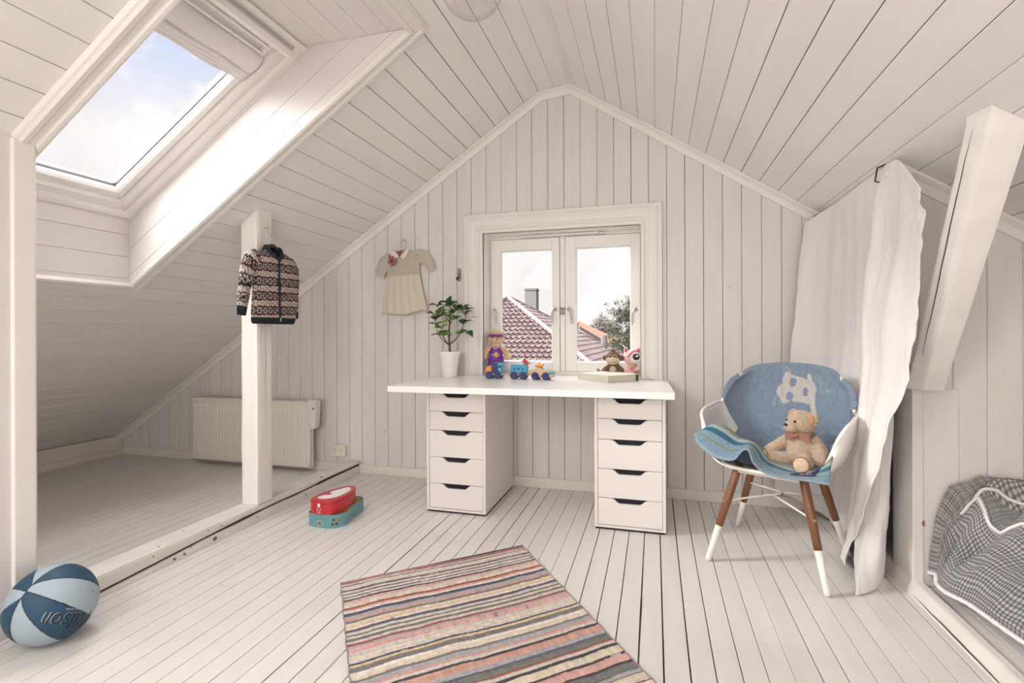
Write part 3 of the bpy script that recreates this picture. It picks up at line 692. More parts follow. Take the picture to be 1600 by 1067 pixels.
for P in ([(-.0,0,.20),(-.035,-.008,.225),(-.07,-.014,.26),(-.085,-.01,.30)],[(.0,0,.205),(.04,.005,.23),(.075,.0,.265),(.10,-.005,.31)],[(-.085,-.01,.30),(-.10,.0,.33),(-.075,.01,.36)],[(.10,-.005,.31),(.115,.0,.35),(.09,.01,.39)],[(0,0,.30),(.03,-.04,.33),(.05,-.05,.37)],[(0,0,.33),(-.04,.0,.37),(-.08,-.01,.41)],[(.0,0,.36),(.03,.01,.395),(.055,.0,.40)],[(0,0,.20),(-.02,-.04,.24),(-.03,-.055,.29)]):
    mb = MB(); mb.M = PZ; q = spline(P, 10); mb.tube(q, [.0042-.00022*k for k in range(11)], 6); mb.build('branch', m_stem, t, smooth=True); tips.append((Vector(q[-1]), (Vector(q[-1])-Vector(q[-3])).normalized())); tips.append((Vector(q[6]), (Vector(q[6])-Vector(q[4])).normalized()))
tips.append((Vector((.006,0,.41)), Vector((0,0,1))))
def leaf(base, d, L_, Wd, roll, colr):
    base = PZ @ base; L_ *= 1.1; Wd *= 1.22
    d = d.normalized(); side = d.cross(Vector((0,0,1)))
    if side.length < .1: side = Vector((1,0,0))
    side.normalize(); side = Matrix.Rotation(roll, 3, d) @ side; up = side.cross(d).normalized(); mb = MB()
    def f(u, v):
        w = Wd*math.sin(PI*min(1, max(0,.06+.94*u))**.85)*(.35+.65*sstep(0,.6,u)) if u < .999 else .0005
        if u < .12: w = .0016+w*u*4
        s = (v-.5)*2; return base + d*(L_*u) + side*(w*s) + up*(L_*(.16*math.sin(u*PI*.9)) - abs(s)**2*w*-.28 - L_*.22*u*u)
    def c(u, v):
        k = 1.0+.35*(abs((v-.5)*2) < .15); return tuple(min(1,q*k) for q in colr)
    mb.grid(f, 10, 6, colfn=c); return mb
dark = (.035,.085,.028); mid = (.065,.15,.035); lime = (.22,.36,.05); pale=(.14,.27,.07)
for base, dr in tips:
    for k in range(4):
        a = k*2.2+rng.uniform(0,.9); d = (dr*.35+Vector((math.cos(a), math.sin(a)*.75, rng.uniform(-.15,.55)))).normalized()
        if base.y+d.y*.06+(-.155) > -.03: d.y *= -.4
        cc = rng.choice([dark,dark,mid,mid,dark,pale]) if base.z > .30 else rng.choice([mid,pale,lime,dark])
        leaf(base, d, rng.uniform(.048,.072), rng.uniform(.015,.021), rng.uniform(-.7,.7), cc).build('leaf', m_leaf, t, smooth=True, attr=True, recalc=False)
for b, d, l, w, c in (((.006,0,.415),(-1,-.2,.42),.075,.017,dark),((.006,0,.415),(.1,-.1,1),.065,.022,mid),((.006,0,.415),(.9,-.1,.35),.062,.016,dark),((.0,-.01,.345),(-.1,-.6,-.5),.045,.02,lime),((.11,0,.37),(.75,-.1,.5),.075,.018,dark),((.115,0,.33),(1,-.1,.35),.09,.006,dark),((.11,-.01,.27),(.8,-.3,-.25),.07,.028,dark),((-.10,0,.36),(-.9,-.2,.4),.06,.024,dark)):
    leaf(Vector(b), Vector(d), l, w, .3, c).build('leaf', m_leaf, t, smooth=True, attr=True, recalc=False)

# ================================================================== WOODEN TOYS ON THE DESK
m_twood = mat('pale_toy_wood', (.70,.50,.30), .5, var=.12, vscale=30)
m_tor = mat('orange_toy_paint', (.85,.33,.04), .35); m_tnavy = mat('navy_toy_paint', (.025,.045,.16), .35); m_tblue = mat('sky_blue_toy_paint', (.05,.36,.55), .35)
m_tred = mat('red_toy_paint', (.55,.05,.05), .4); m_wheel = mat('blue_toy_wheel', (.03,.04,.17), .35); m_hub = mat('toy_hub', (.02,.02,.08), .5); m_toyw = mat('white_toy_paint', (.8,.8,.8), .4)
def wheels(t, xs, y0, y1, r=.0235):
    for x in xs:
        for y, s in ((y0,-1),(y1,1)):
            mb = MB(); mb.lathe([(r*.9,0),(r,.002),(r,.011),(r*.88,.0135),(r*.3,.013),(.0005,.012)], 24, (x,y,r), (0,s,0)); w = mb.build('wheel', m_wheel, t, smooth=False)
            mb = MB(); mb.lathe([(.005,.0),(.005,.0145),(.001,.0155)], 10, (x,y,r), (0,s,0)); mb.build('axle_peg', m_hub, w)
def brace_box(*a, **k): mb = MB(); mb.box(*a); return mb
TY = -.178
t = empty('toy_locomotive', (-.725,TY,DZ), .02, label='wooden toy locomotive with an orange nose and navy and blue cab, leading the toy train', cat='toy train')
mb = brace_box(-.062,.064,-.026,.026,.020,.034); mb.lathe([(.004,0),(.006,.012),(.001,.014)], 10, (.064,0,.026), (1,0,0)); mb.build('chassis', m_twood, t, bevel=.003)
mb = MB(); mb.prism([(x,-.024,z) for x, z in [(-.058,.034),(-.014,.034),(-.014,.082),(-.036,.082),(-.050,.074),(-.058,.058)]], (0,.048,0)); mb.build('nose', m_tor, t, bevel=.006)
mb = brace_box(-.0135,.024,-.027,.027,.034,.103); mb.build('engine_block', m_tnavy, t, bevel=.003)
mb = brace_box(.0245,.058,-.026,.026,.034,.100); mb.build('cab', m_tblue, t, bevel=.003)
mb = brace_box(.031,.052,-.0268,-.0255,.052,.084); mb.build('cab_window', m_tnavy, t)
mb = MB(); mb.ell((.0415,-.0272,.064),(.005,.001,.006)); mb.box(.0375,.0455,-.0277,-.0267,.052,.060); mb.build('driver', m_toyw, t)
wheels(t, (-.030,.030), -.027, .027)
mb = brace_box(.066,.110,-.009,.009,.018,.028); mb.lathe([(.0045,0),(.005,.015),(.0005,.017)], 10, (.100,0,.028), (0,0,1)); mb.build('coupling', m_twood, t, bevel=.002)
t = empty('toy_wagon', (-.5575,TY-.005,DZ), .0, label='wooden toy wagon with sky blue body and round windows, middle of the toy train', cat='toy train')
mb = brace_box(-.053,.053,-.024,.024,.020,.034); mb.build('chassis', m_twood, t, bevel=.003)
mb = MB(); mb.box(-.053,.053,-.027,-.020,.036,.092); mb.box(-.053,.053,.020,.027,.036,.092); mb.box(-.053,-.046,-.020,.020,.036,.092); mb.box(.046,.053,-.020,.020,.036,.092); mb.box(-.046,.046,-.02,.02,.036,.042); mb.build('body', m_tblue, t, bevel=.0025)
for x in (-.026,.001,.028): mb = MB(); mb.lathe([(.0065,0),(.0065,.0006)], 16, (x,-.0271,.066), (0,-1,0)); mb.build('window', m_tnavy, t)
for x in (-.046,.036): mb = MB(); mb.ell((x,.0,.094),(.004,.004,.005)); mb.build('peg', m_twood, t)
wheels(t, (-.030,.030), -.027, .027)
mb = brace_box(.053,.088,-.009,.009,.020,.028); mb.lathe([(.004,0),(.004,.012)], 10, (.08,0,.028), (0,0,1)); mb.build('coupling', m_twood, t, bevel=.002)
t = empty('toy_block', (-.518,TY+.002,DZ+.089), 0, label='red wooden toy block tipped up on the blue wagon', cat='toy block')
mb = MB(); mb.M = Matrix.Translation((0,0,.017)) @ Matrix.Rotation(.75,4,'Y'); mb.box(-.020,.020,-.016,.016,-.012,.014); mb.build('block', m_tred, t, bevel=.002)
mb = MB(); mb.M = Matrix.Translation((0,0,.017)) @ Matrix.Rotation(.75,4,'Y'); mb.box(.0202,.026,-.0155,.0155,-.012,.014); mb.build('pink_end', mat('pink_toy_paint', (.75,.28,.25), .4), t, bevel=.001)
t = empty('toy_car', (-.408,TY-.018,DZ), -.10, label='pale wooden toy car carrier with an orange figure on top, last in the train', cat='toy train')
mb = MB(); mb.prism([(x,-.027,z) for x, z in [(-.075,.022),(-.060,.016),(.055,.012),(.078,.016),(.080,.055),(.062,.062),(.020,.066),(-.004,.078),(-.024,.079),(-.048,.066),(-.072,.060)]], (0,.054,0)); mb.build('body', m_twood, t, bevel=.004)
mb = brace_box(.050,.0815,-.0285,-.020,.034,.050); mb.box(.0805,.083,-.024,.024,.036,.050); mb.build('bumper_panel', m_tblue, t, bevel=.002)
mb = MB(); mb.prism([(x,-.020,z) for x, z in [(.018,.064),(.066,.058),(.058,.070),(.030,.084),(.010,.086)]], (0,.040,0)); mb.build('windscreen', mat('pale_blue_screen', (.55,.72,.78), .2), t, bevel=.002)
mb = brace_box(-.042,.012,-.018,.018,.078,.096); mb.build('orange_figure', m_tor, t, bevel=.006)
for x in (-.020,-.006): mb = MB(); mb.ell((x,-.010,.102),(.003,.003,.007)); mb.build('ear', m_twood, t)
mb = MB(); mb.lathe([(.014,0),(.014,.004)], 18, (-.048,-.020,.078), (0,-1,0)); mb.build('spare_wheel', m_toyw, t)
wheels(t, (-.034,.034), -.028, .028)
# ================================================================== BOOK
t = empty('book', (-.005,-.205,DZ), 0, label='thick pale book lying flat on the right end of the desk', cat='book')
p0 = [(-.183,.085),(.020,-.118),(.188,.062),(-.02,.235)]
A = Vector((-.185,.080,0)); B = Vector((.023,-.122,0)); Cc = Vector((.192,.058,0)); D = A+Cc-B
mb = MB(); e = .004
pc = lambda s, u, v: A.lerp(B, u)+(D-A)*v
def bookprism(u0,u1,v0,v1,z0,z1):
    m = MB(); q = [A+(B-A)*u+(D-A)*v for u, v in ((u0,v0),(u1,v0),(u1,v1),(u0,v1))]; m.prism([(x.x,x.y,z0) for x in q], (0,0,z1-z0)); return m
m_book = mat('pale_green_cover', (.72,.72,.60), .6, var=.06, vscale=14); m_page = mat('book_pages', (.74,.70,.58), .8, bump=.6, bscale=30, stretch=(1,1,60))
bookprism(0,1,0,1,0,.0025).build('back_cover', m_book, t); bookprism(.0,1,0,1,.0395,.042).build('front_cover', m_book, t, bevel=.0008)
bookprism(.015,.985,.0,.97,.0027,.0393).build('pages', m_page, t); bookprism(-.002,.0,0,1,0,.042).build('spine', m_book, t)
m_green = mat('dark_green_ribbon', (.015,.07,.045), .6)
t2 = MB()
t2.grid(lambda u, v: Vector((.175,.045,.004)).lerp(Vector((.275,.072,.004)), u)+Vector((0,.006*math.sin(u*6)+(v-.5)*(.012+.014*u),.003+.006*math.sin(u*7)**2)), 16, 2)
t2.build('ribbon_marker', m_green, t, smooth=True, solid=.0015)
bookprism(.985,1.004,.90,.96,.001,.041).build('ribbon_head', m_green, t)

# ================================================================== SOFT TOYS
def rotz(a): return Matrix.Rotation(a, 4, 'Z')
def plush_mat(name, c, b=1.0, sc=170, var=.16): return mat(name, c, .95, spec=.1, sheen=.3, bump=b, bscale=sc, var=var, vscale=60)
def limb(mb, P, rs, n=14):
    """tapered soft limb, rounded at both ends"""
    q = spline(P, 14); rr = [interp([(i/(len(rs)-1), r) for i, r in enumerate(rs)], k/14) for k in range(15)]
    mb.tube(q, rr, n); mb.ell(q[0], rr[0]); mb.ell(q[-1], rr[-1])
# --- bear in basketball kit, standing on the window sill
m_tan = plush_mat('tan_plush', (.74,.52,.29)); m_purple = mat('purple_satin', (.16,.02,.30), .45, sheen=.3, bump=.2, bscale=60); m_pw = mat('white_cloth', (.80,.78,.77), .8)
t = empty('basketball_bear', (-.795,.072,.743), R(12), label='tan plush bear in purple basketball kit standing at the left of the window sill', cat='soft toy')
mb = MB()
mb.ell((0,0,.255),(.052,.044,.050)); mb.ell((0,-.010,.205),(.026,.022,.030)); mb.ell((0,-.036,.243),(.030,.024,.022)); mb.ell((0,0,.292),(.043,.037,.026)); mb.ell((0,0,.150),(.044,.034,.058)); mb.ell((0,.0,.110),(.044,.034,.034))
for s in (-1,1): mb.ell((s*.043,.004,.288),(.017,.009,.016)); limb(mb, [(s*.038,0,.188),(s*.066,-.006,.168),(s*.082,-.018,.125)], [.020,.021,.024]); limb(mb, [(s*.026,0,.10),(s*.028,0,.06),(s*.029,-.004,.022)], [.024,.020,.018])
mb.build('body', m_tan, t, smooth=True, remesh=.0032)
mb = MB(); mb.grid(lambda u, v: ((.0545+.001*math.sin(v*PI))*math.cos(u*2*PI)*(1-.10*v), (.0465)*math.sin(u*2*PI)*(1-.08*v), lerp(.266,.284,v)), 32, 3, cu=True); mb.build('headband', m_purple, t, smooth=True, solid=.003)
mb = MB(); mb.ell((.012,-.060,.250),(.006,.004,.005)); mb.ell((-.022,-.042,.262),(.0042,.003,.0045)); mb.ell((.024,-.041,.262),(.0042,.003,.0045)); mb.build('eyes_and_nose', m_black, t)
def jers(u, v):
    a = u*2*PI; w = lerp(.050,.040,v) if v > .2 else .050; z = lerp(.098,.196,v); return ((w+.001)*math.cos(a)*(1-.25*max(0,v-.8)*5), (.039-.006*v)*math.sin(a)-.001, z+.006*v*abs(math.cos(a)))
mb = MB(); mb.grid(jers, 32, 10, cu=True); mb.build('jersey', m_purple, t, smooth=True, solid=.002)
mb = MB(); mb.tube([(-.024,-.031,.200),(-.010,-.037,.190),(.0,-.039,.184),(.010,-.037,.190),(.024,-.031,.200)], .0028, 8); mb.build('white_collar', m_pw, t)
mb = MB(); mb.lathe([(.017,0),(.016,.003),(.0005,.005)], 22, (.004,-.0395,.142), (0,-1,.05)); em = mb.build('yellow_ball_emblem', mat('yellow_print', (.85,.60,.06), .6), t)
text_mb('LAKERS', .0125, lambda x, y, z: (.004+x, -.0455-z, .140+y+x*.12), extr=.0004).build('emblem_lettering', m_purple, em)
mb = MB()
for k, (x, z) in enumerate([(-.020,.148),(-.024,.142),(-.026,.136),(.026,.146),(.029,.140)]): mb.box(x-.005,x+.005,-.0405,-.0390,z-.0012,z+.0012)
mb.build('emblem_streaks', m_pw, em)
mb = MB()
for s in (-1,1): mb.grid(lambda u, v, s=s: (s*.024+(.031+.006*(1-v))*math.cos(u*2*PI), (.034+.004*math.sin(u*16))*math.sin(u*2*PI)-.002, lerp(.052,.118,v)), 28, 8, cu=True)
mb.build('shorts', m_purple, t, smooth=True, solid=.002)
mb = MB(); mb.box(-.0605,-.0575,-.010,.006,.056,.108); mb.build('white_side_stripe', m_pw, t)
for s in (-1,1):
    mb = MB(); mb.ell((s*.030,-.012,.016),(.021,.032,.016)); mb.ell((s*.030,.006,.028),(.019,.019,.018)); sh = mb.build('shoe', m_pw, t, smooth=True, remesh=.003)
    mb = MB(); mb.tube([(s*.030-.012,-.026,.030),(s*.030,-.032,.029),(s*.030+.012,-.026,.030)], .0016, 6); mb.tube([(s*.030-.013,-.016,.036),(s*.030,-.022,.036),(s*.030+.013,-.016,.036)], .0016, 6); mb.build('laces', m_black, sh)
# --- brown monkey
m_brown = plush_mat('brown_plush', (.20,.125,.085)); m_cream = plush_mat('cream_plush', (.66,.54,.40), .5)
t = empty('toy_monkey', (.018,.045,.7435), R(-4), label='small brown plush monkey with a cream muzzle sitting behind the book', cat='soft toy')
mb = MB(); mb.ell((0,0,.048),(.036,.032,.046)); mb.ell((0,-.006,.128),(.050,.042,.048)); mb.ell((0,-.012,.175),(.016,.014,.014))
for s in (-1,1): limb(mb, [(s*.028,-.006,.072),(s*.056,-.020,.050),(s*.060,-.040,.028)], [.016,.016,.017]); limb(mb, [(s*.022,-.02,.026),(s*.045,-.045,.024),(s*.055,-.060,.022)], [.021,.018,.016])
mb.build('body', m_brown, t, smooth=True, remesh=.0032)
for s in (-1,1): mb = MB(); mb.ell((s*.055,.002,.128),(.016,.008,.018)); e_ = mb.build('ear', m_brown, t, smooth=True)
mb = MB(); mb.ell((0,-.040,.112),(.046,.026,.026)); mb.build('muzzle', m_cream, t, smooth=True)
mb = MB(); mb.ell((-.014,-.045,.138),(.016,.006,.016)); mb.ell((.014,-.045,.138),(.016,.006,.016)); mb.build('face_patch', plush_mat('grey_brown_plush', (.36,.27,.21), .4), t, smooth=True)
mb = MB(); mb.ell((-.013,-.051,.139),(.005,.003,.007)); mb.ell((.014,-.051,.139),(.005,.003,.007)); mb.build('eyes', m_black, t, smooth=True)
mb = MB(); mb.tube(spline([(-.032,-.060,.110),(-.016,-.066,.102),(0,-.068,.100),(.016,-.066,.102),(.032,-.060,.110)],14), .0010, 6); mb.build('mouth', m_brown, t)
mb = MB(); mb.ell((0,-.026,.050),(.022,.010,.028)); mb.build('tummy', m_cream, t, smooth=True)
mb = MB(); mb.ell((-.064,-.052,.028),(.014,.014,.016)); mb.ell((.034,-.066,.022),(.015,.012,.016)); mb.build('paw_pads', m_cream, t, smooth=True)
mb = MB(); mb.tube(spline([(-.030,.0,.02),(-.07,-.01,.03),(-.095,-.02,.045),(-.10,-.02,.058)],14), .009, 10); mb.build('tail', plush_mat('grey_plush', (.33,.31,.29)), t, smooth=True)
# --- pink cat
m_pink = plush_mat('pink_plush', (.80,.48,.45), .5, var=.05); m_lpink = plush_mat('pale_pink_plush', (.82,.66,.63), .4, var=.05); m_dpink = mat('deep_pink_cloth', (.55,.10,.16), .8)
t = empty('toy_cat', (.135,.070,.7435), R(6), label='pink plush cat with one very large dark eye in the right sill corner', cat='soft toy')
mb = MB(); mb.ell((0,0,.048),(.044,.036,.048)); limb(mb, [(-.02,-.03,.035),(-.005,-.055,.025)], [.022,.020]); limb(mb, [(.03,-.02,.05),(.02,-.045,.055)], [.016,.015]); mb.build('body', m_pink, t, smooth=True, remesh=.0032)
mb = MB(); mb.ell((0,-.004,.132),(.058,.048,.052)); 
for s in (-1,1): mb.lathe([(.020,0),(.013,.018),(.005,.034),(.001,.040)], 14, (s*.034,0,.165), (s*.35,0,1))
mb.build('head', m_lpink, t, smooth=True, remesh=.003)
for s in (-1,1): mb = MB(); mb.lathe([(.012,0),(.008,.012),(.001,.024)], 12, (s*.036,-.013,.172), (s*.35,0,1)); mb.build('inner_ear', m_dpink, t, smooth=True)
mb = MB(); mb.tube(spline([(-.026,-.046,.130),(-.012,-.050,.158),(.014,-.040,.176),(.040,-.030,.172)],14), .0042, 8); mb.build('pink_stripe', m_dpink, t, smooth=True)
mb = MB(); mb.ell((-.028,-.040,.122),(.020,.012,.028)); mb.build('cheek', m_pink, t, smooth=True)
mb = MB(); mb.ell((.020,-.040,.128),(.036,.018,.034)); ey = mb.build('white_eye_patch', m_pw, t, smooth=True)
mb = MB(); mb.ell((.022,-.052,.136),(.023,.010,.022)); mb.build('iris', mat('glossy_dark_eye', (.01,.012,.03), .1), ey, smooth=True)
mb = MB(); mb.ell((.028,-.061,.142),(.007,.003,.0065)); mb.build('eye_highlight_patch', m_toyw, ey, smooth=True)
mb = MB(); mb.ell((.036,-.048,.062),(.013,.010,.015)); mb.build('paw', m_lpink, t, smooth=True)
mb = MB(); mb.ell((.0,-.040,.042),(.022,.010,.030)); mb.build('tummy', plush_mat('coral_plush', (.70,.30,.22), .4), t, smooth=True)

# ================================================================== CHAIR
c0 = Vector((.8225,-.721,0)); CR = Vector((.90,-.435,0)).normalized(); CF = Vector((-.435,-.90,0)).normalized()
chM = Matrix(((CR.x,CF.x,0,0),(CR.y,CF.y,0,0),(0,0,1,0),(0,0,0,1)))      # local (right, forward, up)
t = empty('armchair', tuple(c0), label='white moulded armchair on brown wooden legs with white tips, beside the curtain', cat='chair')
def CM(): m = MB(); m.M = chM; return m
prof = [(0,(.250,.438)),(.06,(.240,.430)),(.18,(.18,.418)),(.38,(.02,.410)),(.52,(-.10,.420)),(.60,(-.175,.445)),(.68,(-.220,.51)),(.80,(-.250,.63)),(.90,(-.272,.74)),(1.0,(-.290,.862))]
def hint(keys, x):
    n = len(keys); i = 0
    while i < n-2 and x > keys[i+1][0]: i += 1
    (a, va), (b, vb) = keys[i], keys[i+1]; h = b-a; f = max(0, min(1, (x-a)/h))
    sl = lambda k: (keys[k+1][1]-keys[k][1])/(keys[k+1][0]-keys[k][0])
    def m(k):
        if k == 0: return sl(0)
        if k == n-1: return sl(n-2)
        p, q = sl(k-1), sl(k); return 0 if p*q <= 0 else 2*p*q/(p+q)
    return (2*f**3-3*f*f+1)*va+(f**3-2*f*f+f)*h*m(i)+(-2*f**3+3*f*f)*vb+(f**3-f*f)*h*m(i+1)
def profs(tt):                                   # smooth profile
    n = len(prof); i = 0
    while i < n-2 and tt > prof[i+1][0]: i += 1
    a, b = prof[i], prof[i+1]; f = (tt-a[0])/(b[0]-a[0])
    def m(k):
        if k <= 0 or k >= n-1:
            j = 0 if k <= 0 else n-2
            return tuple((prof[j+1][1][q]-prof[j][1][q])/(prof[j+1][0]-prof[j][0]) for q in (0,1))
        return tuple((prof[k+1][1][q]-prof[k-1][1][q])/(prof[k+1][0]-prof[k-1][0]) for q in (0,1))
    h = b[0]-a[0]; m0, m1 = m(i), m(i+1)
    return tuple((2*f**3-3*f*f+1)*a[1][q]+(f**3-2*f*f+f)*h*m0[q]+(-2*f**3+3*f*f)*b[1][q]+(f**3-f*f)*h*m1[q] for q in (0,1))
def shell(a, tt, off=0.0):
    f, z = profs(tt)
    w = hint([(0,.19),(.04,.225),(.1,.262),(.2,.292),(.35,.305),(.5,.305),(.62,.295),(.72,.284),(.82,.286),(.90,.276),(.96,.255),(1,.225)], tt)
    h = hint([(0,.0),(.03,.03),(.07,.11),(.12,.18),(.18,.222),(.26,.245),(.4,.262),(.5,.262),(.58,.242),(.64,.205),(.70,.155),(.8,.070),(.9,.008),(.96,-.020),(1,-.050)], tt)
    k = hint([(0,-.10),(.1,-.04),(.3,0),(.5,.0),(.62,.06),(.75,.13),(1,.10)], tt)
    s = abs(a); sg = 1 if a >= 0 else -1
    arc = math.sin(min(1,s)*PI/2)
    p = Vector((sg*w*(arc*.92+.08*s), f+k*s**2.4, z+h*s**lerp(3.2, 2.0, sstep(.72,1,tt))))
    if off:
        e = .01; aa = max(-.96, min(.96, a)); pa = shell(aa+e, tt)-shell(aa-e, tt); tb = min(.97, max(e, tt)); pt = shell(aa, tb+e)-shell(aa, tb-e)
        n = pt.cross(pa).normalized(); p = p-n*off if n.z < 0 and tt < .5 else p+n*off
    return p
mb = CM(); mb.grid(lambda u, v: shell(u*2-1, v), 56, 60); mb.build('shell', m_plastic, t, smooth=True, solid=.009, off=0)
mb = CM()                                       # rolled rim of the shell
loop = [shell(-1, v/40) for v in range(0,41)]+[shell(-1+u/20, 1) for u in range(1,41)]+[shell(1, 1-v/40) for v in range(1,41)]+[shell(1-u/20, 0) for u in range(1,40)]
zt_ = lambda p: sstep(.66, .74, p.z); mb.tube([p+Vector((0,-.007*zt_(p),-.003*zt_(p))) for p in loop], [.0085-.0040*zt_(p) for p in loop], 8, closed=True); mb.build('rim', m_plastic, t, smooth=True)
m_teak = mat('brown_oiled_wood', (.21,.085,.032), .42, var=.25, vscale=9, stretch=(6,6,1), coat=.15); m_tip = mat('white_leg_tip', (.80,.77,.73), .4)
w2l = lambda x, y: ((x-c0.x)*CR.x+(y-c0.y)*CR.y, (x-c0.x)*CF.x+(y-c0.y)*CF.y)
legs = []
for (wx, wy), tp in (((.505,-.862),(-.125,.135)),((.927,-1.075),(.135,.150)),((.700,-.375),(-.125,-.12)),((1.150,-.580),(.135,-.115))):
    b = Vector((*w2l(wx, wy), 0)); a = Vector((tp[0], tp[1], .435)); legs.append((a, b))
    g = a.lerp(b, .64)
    mb = CM(); mb.tube([a, a.lerp(b,.1), a.lerp(b,.35), g], [.0165,.018,.0185,.0158], 18); lg = mb.build('leg', m_teak, t, smooth=True)
    mb = CM(); mb.tube([g, a.lerp(b,.8), a.lerp(b,.975), a.lerp(b,.995)], [.0160,.0142,.0125,.009], 18); mb.build('white_tip', m_tip, lg, smooth=True)
    mb = CM(); q = a.lerp(b,.385); o_ = Vector((q.x, q.y, 0)).normalized(); mb.lathe([(.007,0),(.0065,.003),(.0005,.0045)], 12, q+o_*.0175, o_); mb.build('bolt', m_metal, lg)
mid = [a.lerp(b, .385) for a, b in legs]
c1 = Vector((-.012,.02,.285)); c2 = Vector((.012,-.02,.29))
mb = CM(); mb.tube([mid[0], c1+Vector((-.02,.02,0)), c1, c1+Vector((.02,.02,-.002)), mid[1]], .0045, 8); mb.build('front_brace', m_tip, t, smooth=True)
mb = CM(); mb.tube([mid[2], c2+Vector((-.02,-.02,0)), c2, c2+Vector((.02,-.02,0)), mid[3]], .0045, 8); mb.build('rear_brace', m_tip, t, smooth=True)
mb = CM(); mb.tube([c1+Vector((-.01,.01,-.001)), c2+Vector((.01,-.01,.001))], .0045, 8); mb.build('middle_brace', m_tip, t, smooth=True)
mb = CM(); mb.box(-.14,.14,-.13,.16,.396,.408); mb.build('under_frame', m_tip, t, bevel=.004)
# ---- blanket
t = empty('blanket', tuple(c0+Vector((0,0,.43))), label='light blue woolly blanket with striped border and pale drawing, draped over the white armchair', cat='blanket')
t.location = tuple(c0)
BLUE = srgb(140,160,182); 
hem = [(-.295,.235,.560),(-.262,.275,.525),(-.205,.295,.492),(-.140,.300,.478),(-.095,.302,.487),(-.060,.305,.532),(-.032,.312,.536),(-.012,.318,.490),(.03,.318,.458),(.10,.318,.450),(.18,.318,.452),(.262,.315,.450)]
r1 = [(-.262,.205,.578),(-.217,.18,.604),(-.158,.165,.592),(-.112,.165,.562),(-.075,.17,.548),(-.034,.17,.530),(.0,.17,.505),(.040,.18,.478),(.095,.18,.462),(.160,.18,.462),(.215,.19,.490),(.254,.19,.540)]
NB = 1
def blanket(u, v):
    if v < .40:
        k = v/.40; e0 = cr_spline(hem, u); e1 = cr_spline(r1, u); e2 = shell(lerp(-.80,.90,u), .30, .012)
        p = e0*(1-k)**2+e1*2*k*(1-k)+e2*k*k
        p = e0.lerp(e1, k/.5) if k < .5 else e1.lerp(e2, (k-.5)/.5)
        c_ = e1*2-(e0+e2)*.5; p = e0*(1-k)**2+c_*(2*k*(1-k))+e2*k*k
        p.z += .006*math.sin(u*19)*math.sin(k*PI)
        return p
    k = (v-.40)/.60; tt = lerp(.30, 1.030, k)
    lft = hint([(0,-.80),(.30,-.74),(.42,-.66),(.50,-.62),(.58,-.84),(.66,-1.03),(1,-1.05)], k)
    rgt = hint([(0,.90),(.3,.92),(.45,.90),(.6,1.0),(.7,1.05),(1,1.05)], k)
    a = lerp(lft, rgt, u); p = shell(max(-1,min(1,a)), min(1,tt), .012+.006*max(0,noise.noise((u*6,k*6,0))))
    ea = max(0, abs(a)-1)*.55; et = max(0, tt-1)*.62; ex = max(ea, et)
    if ex: d_ = Vector((p.x, 0, p.z-.60)).normalized(); p += d_*ex+Vector((0,-.5*et+.25*ea,0))
    return p
def dot(u, v, cu, cv, ru, rv): return ((u-cu)/ru)**2+((v-cv)/rv)**2 < 1+.25*noise.noise((u*60,v*60,3))
cream = srgb(214,211,200)
strokes = []                                    # hand-drawn lettering of the woven border drawing
def seg(u, v, pts, w):
    for (a, b), (c, d) in zip(pts, pts[1:]):
        L2 = (c-a)**2+(d-b)**2; q = max(0, min(1, ((u-a)*(c-a)+(v-b)*(d-b))/L2)); 
        if math.hypot(u-a-q*(c-a), v-b-q*(d-b)) < w: return True
    return False
STR = [[(.700,.935),(.690,.86),(.712,.845)],[(.66,.925),(.70,.90)],[(.745,.905),(.740,.86),(.765,.85),(.78,.875)],[(.80,.86),(.805,.872)],[(.385,.635),(.40,.615),(.425,.625),(.44,.60)],[(.45,.635),(.455,.60)],[(.47,.63),(.475,.595)],[(.42,.58),(.42,.54)],
       [(.43,.965),(.46,.975),(.49,.955),(.47,.94),(.44,.945)],[(.455,.955),(.475,.96)],[(.395,.81),(.385,.75)],[(.42,.79),(.415,.765)],[(.62,.92),(.63,.83)],[(.645,.88),(.648,.80),(.64,.76)]]
def bcol(u, v):
    n_ = .93+.14*noise.noise((u*45, v*45, 0))
    c = BLUE
    if v < .30:
        d = v
        if d < .012: c = srgb(150,178,190)
        elif d < .045: c = srgb(126,160,182)
        elif d < .054: c = srgb(138,152,118)
        elif d < .082: c = srgb(128,164,186)
        elif d < .118: c = srgb(50,112,138)
        elif d < .150: c = srgb(168,190,190)
        elif d < .190: c = srgb(143,158,128)
        elif d < .215: c = srgb(150,180,198)
        elif d < .223: c = srgb(96,132,170)
    u_, v_ = u, v; u = .53+(u-.53)/.80; v = .85+(v-.895)/.62
    cow = seg(u, v, [(.47,.90),(.62,.87)], .040) or seg(u, v, [(.44,.84),(.60,.82)], .042) or seg(u,v,[(.62,.93),(.63,.78),(.64,.73)],.017) or seg(u,v,[(.47,.92),(.455,.80)],.03)
    if cow:
        spot = dot(u,v,.505,.895,.024,.024) or dot(u,v,.485,.815,.022,.026) or dot(u,v,.585,.845,.018,.026)
        if not spot: c = cream
    elif any(seg(u, v, s, .0032) for s in STR): c = tuple(lerp(c[i], cream[i], .55) for i in range(3))
    g_ = sum(c)/3; return tuple((x*.85+g_*.15)*n_*.76 for x in c)
mb = CM(); mb.grid(blanket, 240, 330, colfn=bcol); mb.build('cloth', m_attr, t, smooth=True, solid=.006, off=0, attr=True)
mb = CM()                                       # loose folds bunched up by the right arm
fp = [(.268,-.02,.602),(.240,-.012,.590),(.215,.0,.590),(.196,.02,.600),(.184,.05,.586),(.192,.065,.566),(.220,.055,.556),(.240,.058,.566),(.256,.062,.578),(.272,.08,.584)]
